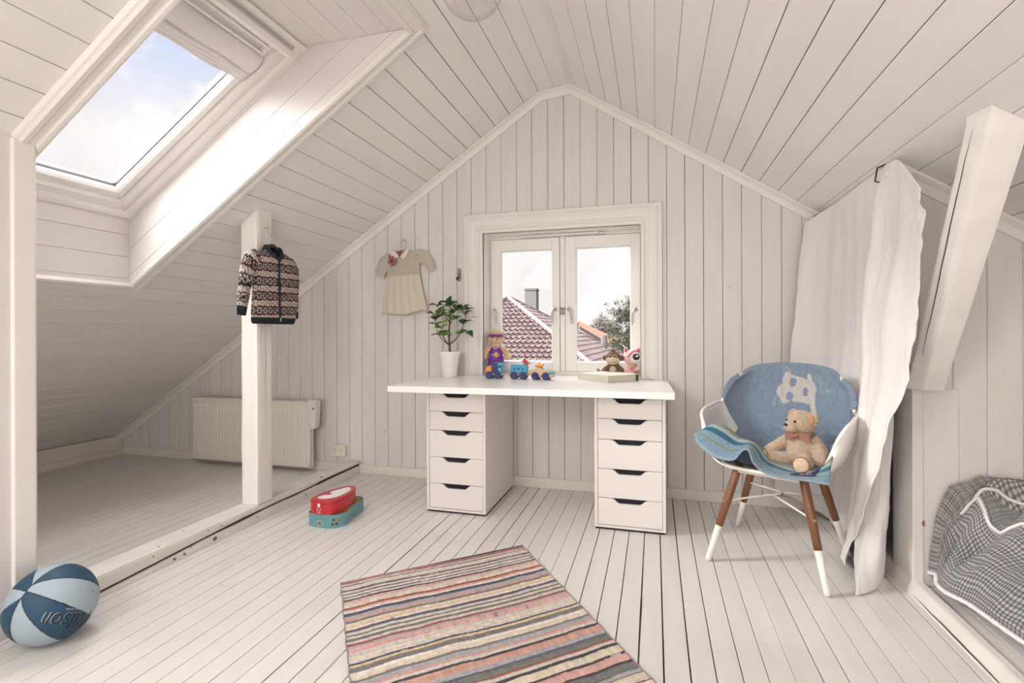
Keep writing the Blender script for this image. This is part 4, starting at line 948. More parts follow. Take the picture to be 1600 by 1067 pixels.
def loose(u, v):
    p = cr_spline(fp, u); q = Vector((min(p.x,.205), p.y+.008, .455)); r_ = p.lerp(q, v); r_.x += .012*math.sin(v*PI); return r_
mb.grid(loose, 60, 24, colfn=lambda u, v: tuple(c*(.74+.1*noise.noise((u*20,v*20,4))) for c in BLUE)); mb.build('loose_fold', m_attr, t, smooth=True, solid=.006, attr=True)
mb = CM()
def tagp(x, y, e=0.0):                          # sewn label near the front right corner
    u = .875+x; v = .085+y; p = blanket(u, v); a = blanket(u+.01, v)-p; b = blanket(u, v+.01)-p; n = a.cross(b).normalized(); n = -n if n.z < 0 else n; return p+n*(.0052+e)
mb.grid(lambda u, v: tagp(lerp(-.055,.060,u)+.05*v*(1-u), lerp(-.035,.075,v)), 10, 8)
tg = mb.build('sewn_label', mat('navy_label', (.02,.025,.07), .7), t, smooth=True, solid=.001)
for s_, yy, zz in (('klippan', .045, .016),('1879', .012, .015),('made of lambswool', -.016, .008)):
    text_mb(s_, zz, lambda x, y, z, yy=yy: tagp(.012+x*.95, yy+y*1.6, .0012+z*.5), mb=CM(), extr=.0003).build('label_lettering', m_pw, tg)
# ---- teddy bear sitting on the blanket
m_ted = plush_mat('beige_curly_plush', (.50,.385,.285), 1.6, 130, .2); m_pad = plush_mat('pale_velvet_pad', (.66,.50,.34), .3); m_ribbon = mat('brown_satin_ribbon', (.28,.13,.08), .4)
tw = c0 + CR*.118 + CF*.070; 
t = empty('teddy_bear', (tw.x, tw.y, .450), R(-34), label='beige curly teddy bear with a brown bow sitting on the blue blanket', cat='soft toy')
mb = MB()                                       # local: x right of picture, -y towards its front
mb.ell((.0,0,.075),(.066,.056,.076)); mb.ell((0,-.012,.060),(.058,.054,.056)); HR = Matrix.Rotation(R(-30),3,'Z'); HC = Vector((0,-.008,.190)); hd = lambda x,y,z: HC+HR @ Vector((x,y,z))
mb.ell((0,-.008,.190),(.060,.056,.056)); mb.ell(hd(0,-.048,-.014),(.033,.030,.028), rot=HR)
for s in (-1,1): mb.ell(hd(s*.055,.010,.024),(.029,.014,.032), rot=HR)
limb(mb, [(-.050,-.005,.115),(-.085,-.035,.085),(-.112,-.062,.062)], [.027,.025,.024]); limb(mb, [(.050,-.002,.112),(.078,-.015,.075),(.088,-.03,.040)], [.030,.032,.031])
limb(mb, [(-.035,-.045,.030),(-.075,-.085,.032),(-.098,-.105,.036)], [.034,.033,.033]); limb(mb, [(.030,-.045,.030),(.042,-.090,.033),(.046,-.118,.036)], [.036,.036,.035])
mb.build('body', m_ted, t, smooth=True, remesh=.0036)
for s in (-1,1): mb = MB(); mb.ell(hd(s*.057,-.004,.024),(.019,.006,.023), rot=HR); mb.build('inner_ear', mat('tan_ear_lining_%s' % 'ab'[s > 0], (.45,.24,.11), .8) if s < 0 else MATS['tan_ear_lining_a'], t, smooth=True)
for (c, d) in (((-.113,-.122,.040),(-.62,-.75,.12)),((.048,-.146,.038),(.10,-.97,.10))):
    rm = Vector(d).to_track_quat('Z','Y').to_matrix()
    mb = MB(); mb.ell(c, (.029,.031,.008), rot=rm); pd = mb.build('foot_pad', m_pad, t, smooth=True)
    mb = MB(); mb.tube([Vector(c)+rm @ Vector((.0305*math.cos(a*PI/12), .0325*math.sin(a*PI/12), -.001)) for a in range(24)], .0032, 6, closed=True); mb.build('pad_piping', m_ribbon, pd, smooth=True)
mb = MB(); mb.ell(hd(0,-.077,-.004),(.0095,.006,.007), rot=HR); mb.build('nose', mat('dark_brown_nose', (.035,.018,.015), .4), t, smooth=True)
mb = MB(); mb.ell(hd(-.023,-.052,.012),(.005,.005,.0055)); mb.ell(hd(.023,-.052,.012),(.005,.005,.0055)); mb.build('eyes', m_black, t, smooth=True)
mb = MB(); mb.tube([(.050*math.cos(a*PI/12), -.008+.046*math.sin(a*PI/12), .146-.004*math.sin(a*PI/12)) for a in range(24)], .006, 8, closed=True)
for s in (-1,1):
    mb.grid(lambda u, v, s=s: (s*(.004+.046*u), -.062-.004*math.sin(u*3)+.010*u, .142+(v-.5)*(.008+.028*math.sin(u*PI*.62))-.008*u), 12, 4)
mb.ell((0,-.064,.142),(.008,.006,.008)); mb.build('bow', m_ribbon, t, smooth=True)

# ================================================================== CURTAIN
t = empty('curtain', (1.19,-.5,0), label='long white cotton curtain hanging from the right slope in front of the dark nook', cat='curtain'); to = Vector(t.location)
colsC = [  # (s, [points from top to bottom])
 (0.00, [(1.118,-.028,1.672),(1.085,-.040,1.40),(1.062,-.05,1.10),(1.036,-.055,.85),(.985,-.06,.45),(.950,-.062,.12)]),
 (0.16, [(1.182,-.22,1.708),(1.172,-.20,1.40),(1.165,-.18,1.10),(1.15,-.17,.80),(1.12,-.14,.42),(1.10,-.10,.055)]),
 (0.36, [(1.186,-.48,1.714),(1.20,-.45,1.40),(1.205,-.42,1.10),(1.20,-.38,.80),(1.19,-.27,.40),(1.185,-.16,.012)]),
 (0.56, [(1.186,-.72,1.716),(1.205,-.69,1.40),(1.205,-.66,1.10),(1.205,-.62,.80),(1.195,-.52,.40),(1.175,-.40,.008)]),
 (0.61, [(1.186,-.79,1.717),(1.195,-.78,1.40),(1.195,-.77,1.12),(1.190,-.76,.80),(1.18,-.66,.40),(1.175,-.48,.008)]),
 (0.66, [(1.186,-.85,1.717),(1.165,-.84,1.40),(1.140,-.83,1.10),(1.130,-.83,.80),(1.130,-.74,.40),(1.160,-.55,.008)]),
 (0.80, [(1.184,-.955,1.716),(1.165,-.97,1.40),(1.120,-.96,1.10),(1.125,-.95,.80),(1.115,-.82,.40),(1.125,-.62,.010)]),
 (0.90, [(1.180,-1.055,1.690),(1.168,-1.09,1.40),(1.135,-1.08,1.10),(1.125,-1.05,.80),(1.100,-.92,.38),(1.090,-.74,.020)]),
 (1.00, [(1.172,-1.232,1.540),(1.176,-1.250,1.36),(1.172,-1.212,1.08),(1.135,-1.175,.80),(1.090,-.985,.36),(1.045,-.865,.045)]),
]
def curt(u, v):
    pts = [cr_spline(P, v) for _, P in colsC]
    i = 0
    while i < len(colsC)-2 and u > colsC[i+1][0]: i += 1
    # monotone-ish blend across columns
    ks = [c[0] for c in colsC]
    f = (u-ks[i])/(ks[i+1]-ks[i]); p0 = pts[max(i-1,0)]; p1 = pts[i]; p2 = pts[i+1]; p3 = pts[min(i+2, len(pts)-1)]
    m1 = (p2-p0)/(ks[i+1]-ks[max(i-1,0)]) if i > 0 else (p2-p1)/(ks[1]-ks[0])
    m2 = (p3-p1)/(ks[min(i+2,len(ks)-1)]-ks[i]) if i < len(ks)-2 else (p2-p1)/(ks[-1]-ks[-2])
    h = ks[i+1]-ks[i]
    p = (2*f**3-3*f*f+1)*p1+(f**3-2*f*f+f)*h*m1+(-2*f**3+3*f*f)*p2+(f**3-f*f)*h*m2
    fade = sstep(0,.10,v)
    w = (.0045*math.sin(u*31+1.2*math.sin(v*3))*(.5+.5*math.sin(u*5+2)) + .0025*math.sin(u*57+v*2))*fade
    w += .010*noise.noise((u*7, v*5, 1))*fade+.004*noise.noise((u*22, v*16, 5))*fade+.0018*noise.noise((u*60,v*50,5))
    if u > .62: w += .010*math.sin((u-.62)*22+v*2)*fade
    p.x -= w
    if u > .985: p += Vector((0,1,0))*(.004*math.sin(v*110)+.004*noise.noise((v*60,0,0))) + Vector((.012*noise.noise((v*13,3,3)),.012*noise.noise((v*9,7,3)),0))
    if p.x > 1.235: p.x = 1.235
    return p-to
mb = MB(); mb.grid(curt, 150, 150)
cur = mb.build('cloth', m_curt, t, smooth=True, solid=.0014)
backC = [[(1.150,-.79,.95),(1.140,-.80,.60),(1.110,-.84,.30),(1.060,-.94,.12),(1.034,-1.035,.004)],
         [(1.190,-.83,.95),(1.175,-.845,.60),(1.140,-.87,.30),(1.085,-.97,.12),(1.075,-1.020,.004)],
         [(1.215,-.855,.95),(1.200,-.87,.60),(1.170,-.90,.30),(1.140,-.965,.12),(1.135,-.955,.006)],
         [(1.235,-.865,.95),(1.222,-.872,.60),(1.206,-.872,.30),(1.198,-.868,.12),(1.197,-.852,.012)],
         [(1.232,-.82,.95),(1.225,-.82,.60),(1.21,-.81,.30),(1.20,-.80,.12),(1.20,-.79,.010)]]
def curtb(u, v):
    p = cr_spline([cr_spline(P, v) for P in backC], u); p.x += .006*noise.noise((u*9,v*7,2))+.0025*noise.noise((u*30,v*24,2)); p.y += .006*math.sin(u*11+v*5)*sstep(0,.3,v)
    p.z = max(p.z, .003); p.x = min(p.x, 1.238); return p-to
mb = MB(); mb.grid(curtb, 40, 60); mb.build('folded_lower_cloth', m_curt, t, smooth=True, solid=.0014)
mb = MB()                                      # woven bands and rough hem
mb.tube([curt(1.0, k/120)+Vector((0,-.001,0)) for k in range(121)], [.0022+.001*noise.noise((k*.7,0,0)) for k in range(121)], 6); mb.build('frayed_hem', m_curt, t, smooth=True)
for i, (y, z0_) in enumerate(((-.045,1.690),(-.905,1.700))):
    tt_ = empty('curtain_hook', (1.185,y,z0_), label=('black metal curtain hook at the back wall end of the white curtain','black metal curtain hook at the front end of the white curtain')[i], cat='hook')
    mb = MB(); mb.tube([(.012,.02,-.05),(-.022,.03,-.035),(-.024,0,.012),(.002,-.004,.022),(.015,-.03,.015)], .0035, 8); mb.build('bent_rod', m_black, tt_, smooth=False)
t = empty('hanging_cord', (1.252,-.66,.03), label='thin black cord hanging in the dark nook behind the curtain', cat='cord')
mb = MB(); mb.tube(spline([(0.012,.06,0),(.006,.03,.25),(.004,.0,.6),(.010,-.01,.9)],16), .0022, 6); mb.build('cord', m_black, t)

# ================================================================== CARDIGAN
t = empty('cardigan', (-1.782,-.965,1.10), label='black, white and red patterned knitted cardigan hanging on the timber post', cat='cardigan'); to = Vector(t.location)
KB = srgb(48,44,50); KW = srgb(205,190,182); KR = srgb(110,45,45); KG = srgb(50,52,60)
def fair(y, z):
    """knitted bands: red-black lines between rows of diamonds and crosses"""
    per = .0395; k = math.floor(z/per); f = z/per-k
    if f < .11: return KR if f > .03 else KB
    if f > .93: return KB
    inv = k % 2 == 0; w = .034; q = (y/w) % 1.0; a = abs(q-.5)*2; b = abs((f-.52)/.40)
    dia = .26 < a+b*.62 < .52 or a+b*.6 < .16; star = abs((1-a)-b) < .20 or ((1-a) < .16 and b < .9)
    on = dia or star
    if b > .97: on = True
    r = KB if (on ^ (not inv)) ^ True else KW
    return r if noise.noise((y*400, z*400, 0)) > -.35 else tuple(.6*c for c in r)
rowsY = [(1.092,-1.118,-.812),(1.105,-1.128,-.800),(1.135,-1.128,-.788),(1.20,-1.124,-.776),(1.28,-1.120,-.768),(1.35,-1.118,-.762),(1.40,-1.135,-.768),(1.44,-1.130,-.785),(1.47,-1.100,-.808),(1.492,-1.062,-.850),(1.507,-1.030,-.890)]
def rowat(z):
    for a, b in zip(rowsY, rowsY[1:]):
        if z <= b[0]: f = (z-a[0])/(b[0]-a[0]); return lerp(a[1],b[1],f), lerp(a[2],b[2],f)
    return rowsY[-1][1:]
def body(u, v):
    z = lerp(1.092, 1.507, v); a, b = rowat(z); c = (a+b)/2; w = (b-a)/2; th = .030*(1-.45*sstep(.8,1,v))+.004
    ang = u*2*PI; yy = c+w*math.copysign(abs(math.cos(ang))**.8, math.cos(ang)); xx = -1.795+th*(1+math.sin(ang))*.95
    xx += .005*noise.noise((yy*14, z*9, 1))*(1 if math.sin(ang) > 0 else 0); zz = z - (.012*(1-v) if False else 0)
    if v > .86 and math.sin(ang) > 0: zz -= .045*math.exp(-((yy+.955)/.05)**2)*sstep(.86,1,v)
    return Vector((xx, yy, zz))-to
def bodyc(u, v):
    p = body(u, v)+to
    if p.z < 1.126: return KG if math.sin(p.y*900) > -.3 else tuple(.6*c for c in KG)
    if abs(p.y+.958+.02*(p.z-1.3)) < .0085 and math.sin(u*2*PI) > 0: return tuple(.8*c for c in KG)
    return fair(p.y+.958, p.z+.08*(p.y+.958)*(-.35))
mb = MB(); mb.grid(body, 300, 200, cu=True, colfn=bodyc); mb.build('body', m_knit, t, smooth=True, attr=True)
def sleeve(P, rr, z_cuff, nm='sleeve'):
    q = spline(P, 60); mb = MB()
    prev = None; vs = []; cs = []; fs = []; n = 44
    for i, p in enumerate(q):
        f = i/60; r = interp([(k/(len(rr)-1), x) for k, x in enumerate(rr)], f); tn = (q[min(i+1,60)]-q[max(i-1,0)]).normalized()
        ax = Vector((1,0,0)); sd = tn.cross(ax).normalized()
        for k in range(n):
            a = 2*PI*k/n; pp = p+sd*(r*math.cos(a))+ax*(r*.55*math.sin(a)+.0); pp += ax*.003*noise.noise(pp*20); vs.append(pp-to)
            d = f*.36
            if f > z_cuff: cc = KG if math.sin(a*40) > -.3 else tuple(.6*c for c in KG)
            else: cc = fair(a*r*.8, .40-d)
            cs.append(cc)
    for i in range(60):
        for k in range(n): fs.append((i*n+k, i*n+(k+1) % n, (i+1)*n+(k+1) % n, (i+1)*n+k))
    fs.append(tuple(60*n+k for k in range(n)))
    mb.add(vs, fs, cs); mb.build(nm, m_knit, t, smooth=True, attr=True)
sleeve([(-1.765,-1.085,1.455),(-1.760,-1.128,1.425),(-1.758,-1.160,1.36),(-1.760,-1.178,1.27),(-1.762,-1.188,1.20),(-1.762,-1.196,1.135)], [.042,.050,.046,.038,.033,.026], .86)
sleeve([(-1.768,-.838,1.450),(-1.772,-.800,1.415),(-1.778,-.780,1.34),(-1.784,-.772,1.26),(-1.786,-.768,1.19),(-1.786,-.766,1.125)], [.036,.040,.036,.032,.030,.025], .88)
mb = MB()                                      # rolled collar and open neck
def collar(u, v):
    a = u*2*PI; s = math.sin(a); yy = -.958+(.060-.010*v)*math.cos(a)*(1-.45*max(0,s)**2); dip = .052*max(0,s)**1.5
    zz = 1.493-dip+.024*v*(1-.4*max(0,s))+(.010 if s < 0 else .010*(1-s)); xx = -1.772+.030*s+.008*math.sin(v*PI)*(1 if s > 0 else -1)+.010*(1-v)*max(0,s)
    return Vector((xx, yy, zz))-to
mb.grid(collar, 60, 8, cu=True, colfn=lambda u, v: KG); mb.build('collar', m_knit, t, smooth=True, solid=.006, attr=True)
mb = MB(); mb.tube([Vector((-1.7325+.004*math.sin(k), -.958-.02*(lerp(1.10,1.455,k/14)-1.3), lerp(1.097,1.455,k/14)))-to for k in range(15)], .0065, 8, col=KG); mb.build('zip_placket', m_knit, t, smooth=True, attr=True)
mb = MB(); mb.tube([Vector((-1.7255,-.956,1.105))-to, Vector((-1.7235,-.955,1.13))-to], .003, 6); mb.build('zip_pull', m_metal, t)
t = empty('coat_hanger', (-1.79,-.958,1.53), label='dark curved coat hanger holding the cardigan from a nail in the post', cat='coat hanger'); to = Vector(t.location)
mb = MB(); mb.tube([Vector(p)-to for p in spline([(-1.790,-1.045,1.462),(-1.782,-1.00,1.508),(-1.776,-.958,1.528),(-1.782,-.915,1.508),(-1.790,-.87,1.462)],18)], .0115, 10); mb.build('shoulder_bar', mat('dark_hanger', (.03,.032,.04), .4), t, smooth=True)
mb = MB(); mb.tube([Vector(p)-to for p in spline([(-1.772,-.958,1.545),(-1.776,-.960,1.58),(-1.785,-.985,1.605),(-1.795,-.985,1.625),(-1.800,-.962,1.632),(-1.79,-.955,1.615)],18)], .0018, 6); mb.build('wire_hook', m_metal, t, smooth=True)
mb = MB(); mb.tube([Vector((-1.830,-.962,1.628))-to, Vector((-1.788,-.962,1.634))-to], .0022, 6); mb.build('nail', m_metal, t)

# ================================================================== DRESS ON THE WALL
t = empty('childs_dress', (-1.46,-.02,1.17), label='small beige child\'s dress with cream skirt and collar hanging on the back wall', cat='dress'); to = Vector(t.location)
m_bod = mat('oat_fine_knit', (.56,.485,.415), .95, bump=.6, bscale=300, sheen=.2, var=.06, vscale=40); m_cot = mat('cream_cotton', (.66,.605,.49), .9, sheen=.2, bump=.08, bscale=120); m_col = mat('ivory_cotton', (.76,.71,.62), .85)
def outline(keys, z): 
    for a, b in zip(keys, keys[1:]):
        if a[0] <= z <= b[0]: f = (z-a[0])/(b[0]-a[0]); return lerp(a[1],b[1],f), lerp(a[2],b[2],f)
    return (keys[0] if z < keys[0][0] else keys[-1])[1:]
bod = [(1.44,-1.592,-1.332),(1.48,-1.594,-1.334),(1.52,-1.596,-1.336),(1.56,-1.60,-1.322),(1.60,-1.60,-1.300),(1.622,-1.575,-1.320),(1.634,-1.545,-1.40)]
def dbod(u, v):
    z = lerp(1.44, 1.634, v); l, r = outline(bod, z); a = u*2*PI; c = (l+r)/2; w = (r-l)/2
    x = c+w*math.copysign(abs(math.cos(a))**.7, math.cos(a)); y = -.022-.016*math.sin(a)*(1-.5*v)-.003*noise.noise((x*20,z*16,0))
    zz = z-(.030*math.exp(-((x+1.482)/.035)**2)*sstep(.8,1,v) if math.sin(a) > 0 else 0)
    return Vector((x, y, zz+.05*(x+1.46)))-to
mb = MB(); mb.grid(dbod, 90, 50, cu=True); mb.build('bodice', m_bod, t, smooth=True)
sk_ = [(1.165,-1.628,-1.272),(1.30,-1.612,-1.30),(1.40,-1.600,-1.322),(1.455,-1.590,-1.330)]
def dsk(u, v):
    zt = lerp(1.178, 1.452, v); l, r = outline(sk_, zt); a = u*2*PI; c = (l+r)/2; w = (r-l)/2
    x = c+w*math.copysign(abs(math.cos(a))**.75, math.cos(a)); s = math.sin(a)
    pl = math.sin((x-c)/w*17+1.2*math.sin(v*2))*(.35+.65*math.sin((x-c)/w*5+1)**2)
    y = -.030-s*(.022*(1-.4*v)) - (.008*pl*(1-.25*v) if s > 0 else 0)
    zz = zt+(.018*sstep(0,.9,(x-c)/w)*(1-v)-.012*(1-v)*math.cos((x-c)/w*3.4)*.5)+.05*(x+1.46)*v
    if s < 0: zz -= .012*(1-v)
    return Vector((x, min(y,-.003), zz))-to
mb = MB(); mb.grid(dsk, 200, 50, cu=True); mb.build('skirt', m_cot, t, smooth=True)
def dsl(P, rr):
    q = spline(P, 24); mb = MB(); n = 24; vs = []; fs = []
    for i, p in enumerate(q):
        r = interp([(k/(len(rr)-1), x) for k, x in enumerate(rr)], i/24); tn = (q[min(i+1,24)]-q[max(i-1,0)]).normalized(); ax = Vector((0,1,0)); sd = tn.cross(ax).normalized()
        for k in range(n): a = 2*PI*k/n; pp = p+sd*(r*math.cos(a))+ax*(min(.012,r*.3)*math.sin(a)+.002*noise.noise(p*30)); vs.append(pp-to)
    for i in range(24):
        for k in range(n): fs.append((i*n+k, i*n+(k+1) % n, (i+1)*n+(k+1) % n, (i+1)*n+k))
    mb.add(vs, fs); sl_ = mb.build('sleeve', m_bod, t, smooth=True)
    mb = MB(); mb.tube([vs[24*n+k] for k in range(n)], .0028, 6, closed=True); mb.build('sleeve_edging', m_col, sl_, smooth=True)
dsl([(-1.565,-.024,1.565),(-1.610,-.024,1.545),(-1.640,-.022,1.500),(-1.652,-.020,1.452)], [.052,.052,.046,.036])
dsl([(-1.345,-.024,1.585),(-1.300,-.024,1.575),(-1.262,-.022,1.535),(-1.238,-.020,1.482)], [.052,.048,.040,.025])
for s, P in ((-1,[(-1.486,1.584),(-1.520,1.572),(-1.546,1.590),(-1.555,1.622),(-1.530,1.634),(-1.500,1.610)]),(1,[(-1.478,1.586),(-1.448,1.566),(-1.428,1.582),(-1.412,1.618),(-1.400,1.640),(-1.428,1.638),(-1.455,1.612)])):
    mb = MB(); mb.prism([Vector((x,-.048,z))-to for x, z in P], (0,.012,0)); mb.build('collar_wing', m_col, t, bevel=.003, seg=3)
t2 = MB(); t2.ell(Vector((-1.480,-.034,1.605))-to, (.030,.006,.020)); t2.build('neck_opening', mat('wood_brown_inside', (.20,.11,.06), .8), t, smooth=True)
m_flo = mat('dusty_rose_felt', (.36,.13,.14), .9)
fc = Vector((-1.536,-.054,1.556))-to
for k in range(6):
    a = k*PI/3+.3; mb = MB(); mb.ell(fc+Vector((.021*math.cos(a), .0, .021*math.sin(a))), (.0165,.004,.0125), rot=Matrix.Rotation(-a,3,'Y')); mb.build('flower_petal', m_flo, t, smooth=True)
mb = MB(); mb.ell(fc+Vector((0,-.005,0)), (.009,.005,.009)); mb.build('flower_centre', mat('dark_red_felt', (.10,.02,.03), .9), t, smooth=True)
t = empty('coat_hanger', (-1.455,-.028,1.64), label='small wooden hanger with a steel hook carrying the dress', cat='coat hanger'); to = Vector(t.location)
mb = MB(); mb.tube([Vector(p)-to for p in spline([(-1.585,-.026,1.585),(-1.52,-.026,1.618),(-1.455,-.026,1.624),(-1.40,-.022,1.612),(-1.345,-.022,1.590)],14)], .008, 8); mb.build('wooden_bar', mat('hanger_wood', (.30,.16,.08), .5), t, smooth=True)
mb = MB(); mb.tube([Vector(p)-to for p in spline([(-1.455,-.026,1.632),(-1.450,-.026,1.672),(-1.440,-.026,1.694),(-1.452,-.026,1.712),(-1.472,-.026,1.706),(-1.482,-.024,1.688)],18)], .0023, 8); mb.build('steel_hook', m_metal, t, smooth=True)
mb = MB(); mb.tube([Vector((-1.458,0,1.707))-to, Vector((-1.458,-.036,1.707))-to], .0022, 6); mb.build('nail', m_metal, t)

# ================================================================== RUG
t = tag(empty('rag_rug', (-.665,-1.21,0)), 'striped multicoloured woven rag rug lying on the floor in front of the desk', 'rug'); to = Vector(t.location)
ra = Vector((-.981,-1.489,0)); rb = Vector((-.350,-.932,0)); rw = rb-ra; rd = Vector((.600,-.800,0)).normalized(); RL = 1.75
pal = dict(n=(42,40,44), g=(118,116,112), l=(200,192,186), p=(206,160,152), r=(158,78,56), o=(196,150,134), c=(214,200,178), v=(92,84,104), b=(58,62,92), s=(160,162,168), y=(208,184,140), m=(134,112,104), w=(222,212,204), e=(112,118,108), k=(170,110,112))
seqs = 'nlkpvslcn lvmwnolrb slpgylcmv gcsoryl eplnvcs wnolgy brlpnsc mlrwvg cnopse lynbcr wvlpgm nclors eyvwnl pcb mglorn'.replace(' ', '')
rs = random.Random(9); st = []; pos = 0
first = [('n',.010),('k',.022),('l',.012),('v',.006),('c',.016),('l',.014),('n',.009),('l',.016),('m',.010),('w',.012),('v',.007),('l',.014),('n',.009),('p',.016),('l',.012),('c',.018),('r',.014),('p',.012),('w',.012),('b',.011),('v',.007),('s',.018),('o',.014),('g',.012),('c',.016),('y',.010),('w',.010),('v',.016),('l',.014),('g',.010),('c',.012),('g',.014),('l',.014),('r',.012),('s',.010),('p',.026),('l',.020),('c',.016),('l',.012),('b',.008),('y',.012),('g',.022),('w',.014),('c',.02),('g',.010),('s',.018),('o',.012),('l',.014),('n',.010),('o',.030),('s',.016),('v',.010),('e',.022),('r',.008),('l',.014),('n',.012),('c',.030),('n',.010),('p',.03),('n',.010)]
for c, w in first: st.append((pos, pos+w*1.1, pal[c])); pos += w*1.1
while pos < 2: ch_ = rs.choice(seqs); w = rs.uniform(.008,.024)*(.5 if ch_ in 'nvbrm' else 1); st.append((pos, pos+w, pal[ch_])); pos += w
def stripe(d):
    lo, hi = 0, len(st)-1
    while lo < hi:
        m_ = (lo+hi)//2
        if st[m_][1] < d: lo = m_+1
        else: hi = m_
    return lo
def rugc(u, v):
    d = v*RL + .010*noise.noise((u*2.2, v*3, 0)) + .004*noise.noise((u*9, v*14, 7)) + .006*(1-u)
    d = max(0, d); i = stripe(d); c = srgb(*st[i][2]); L_ = sum(c)/3; c = tuple(min(.9, q*(.84+.22*sstep(.05,.4,L_))+.075) for q in c); k = .97+.22*noise.noise((u*50+i*9, v*30, 1))
    row = .5+.5*math.cos((u*RL*0+u*.84)*2*PI/.009+i*2)
    if noise.noise((u*9+i*3.7, i*1.9, 4)) > .70: c = tuple(lerp(a, b, .6) for a, b in zip(c, srgb(*pal['w'])))
    if noise.noise((u*40+i*5.1, i*2.9, 14)) > .70: c = tuple(lerp(a, b, .7) for a, b in zip(c, srgb(*pal['g'])))
    k *= .90+.14*row
    return tuple(max(0,x*k) for x in c)
def rugp(u, v):
    e = .006*noise.noise((v*30, 2, 0))+.003*noise.noise((v*90,2,0)); uu = u+(e*(1 if u > .5 else -1) if (u < .02 or u > .98) else 0)
    p = ra+rw*uu+rd*(v*RL+.004*noise.noise((u*8,v*2,0)))
    d = v*RL; i = stripe(d); f = (d-st[i][0])/(st[i][1]-st[i][0])
    p.z = .0045+.0022*math.sin(PI*f)+.0010*noise.noise((u*60,v*100,0))+.004*max(0,noise.noise((u*3,v*4,1)))
    return p-to
mb = MB(); mb.grid(rugp, 230, 760, colfn=rugc); mb.build('woven_cloth', m_rug, t, smooth=True, solid=.003, off=-1, attr=True)
mb = MB()
for s in (0, 1): mb.tube([rugp(s, k/300)+Vector((0,0,.0005)) for k in range(301)], [.0022+.0012*noise.noise((k*.9,s,0)) for k in range(301)], 5)
mb.build('selvedge', mat('pale_selvedge', (.30,.26,.24), .95), t)

# ================================================================== BALL
m_ballb = mat('dark_blue_rubber', (.012,.055,.105), .5, bump=.35, bscale=420); m_ballg = mat('grey_blue_rubber', (.38,.46,.52), .55, bump=.35, bscale=420)
t = empty('basketball', (-1.698,-2.085,.1255), label='blue and grey basketball lying on the floor against the left partition', cat='ball'); 
BR = .1252
Xb = Vector((-.62,-.55,.55)).normalized()
bal = MB(); 
# panel pattern in the ball's own frame: axis a (seam crossing point) towards the camera's left
camd = (Vector((0.2767,-3.3145,1.0414))-Vector(t.location)).normalized(); rt = Vector((0,0,1)).cross(camd).normalized(); upb = camd.cross(rt)
ax = (camd*.66-rt*.44+upb*.40).normalized()                     # where the seams meet
e1 = (rt*.77-upb*.60); e1 = (e1-ax*e1.dot(ax)).normalized(); e2 = ax.cross(e1)
def bcl(p):
    """two great-circle seams through the crossing point and two curved side seams"""
    d = p.normalized(); a, b, c = d.dot(ax), d.dot(e1), d.dot(e2)
    h = c; g = a*.0+0
    k1 = c                              # straight seam running along e1
    k2 = b                              # straight seam running along e2
    cv = abs(c)-(.30+.42*abs(b)**1.6) if True else 0
    s = (k1 > 0) ^ (k2 > 0) ^ (abs(c) > .13+.72*abs(b)**.75)
    dist = min(abs(k1), abs(k2), abs(abs(c)-(.13+.72*abs(b)**.75)))
    return s, dist
nU, nV = 360, 200
def sph(u, v):
    th = PI*v; a = 2*PI*u; d = Vector((math.sin(th)*math.cos(a), math.sin(th)*math.sin(a), math.cos(th))); s, q = bcl(d)
    return d*(BR-.0016*(1-sstep(0,.022,q)))
def sphc(u, v):
    th = PI*v; a = 2*PI*u; d = Vector((math.sin(th)*math.cos(a), math.sin(th)*math.sin(a), math.cos(th))); s, q = bcl(d)
    return (.012,.012,.02) if q < .012 else ((.010,.060,.115) if s else (.36,.44,.50))
mb = MB(); mb.grid(sph, nU, nV, cu=True, colfn=sphc); mb.build('skin', mat('pebbled_rubber', attr=True, rough=.5, bump=.35, bscale=420), t, smooth=True, attr=True, recalc=False)
# lettering wrapped on the panel that faces the room
lc = (camd*.74+rt*.38-upb*.55).normalized(); ld = (rt*.85-upb*.50); ld = -(ld-lc*ld.dot(lc)).normalized(); lu = lc.cross(ld)
def onball(x, y, z, h=.0006): d = (lc+ld*(x/BR)+lu*(y/BR)).normalized(); return d*(BR+h+z)
m_ink = mat('black_print', (.01,.01,.012), .5); m_out = mat('pale_print_outline', (.45,.50,.55), .6)
text_mb('Wilson', .066, lambda x, y, z: onball(x*1.02+.006, y*1.25, z, .0002), sub=1, extr=.0002).build('lettering_outline', m_out, t)
text_mb('Wilson', .063, lambda x, y, z: onball(x*1.02+.006, y*1.25, z, .0009), sub=1, extr=.0003).build('lettering', m_ink, t)
text_mb('RAPID COVER', .0085, lambda x, y, z: onball(x+.01, y-.037, z, .0006), extr=.0002).build('small_lettering', m_out, t)
mb = MB(); vd = (camd*.55+rt*.80+upb*.05).normalized(); mb.lathe([(.006,0),(.006,.001),(.0035,.0012)], 14, vd*(BR-.0002), vd); mb.build('valve', mat('brass_valve', (.35,.33,.25), .5), t)

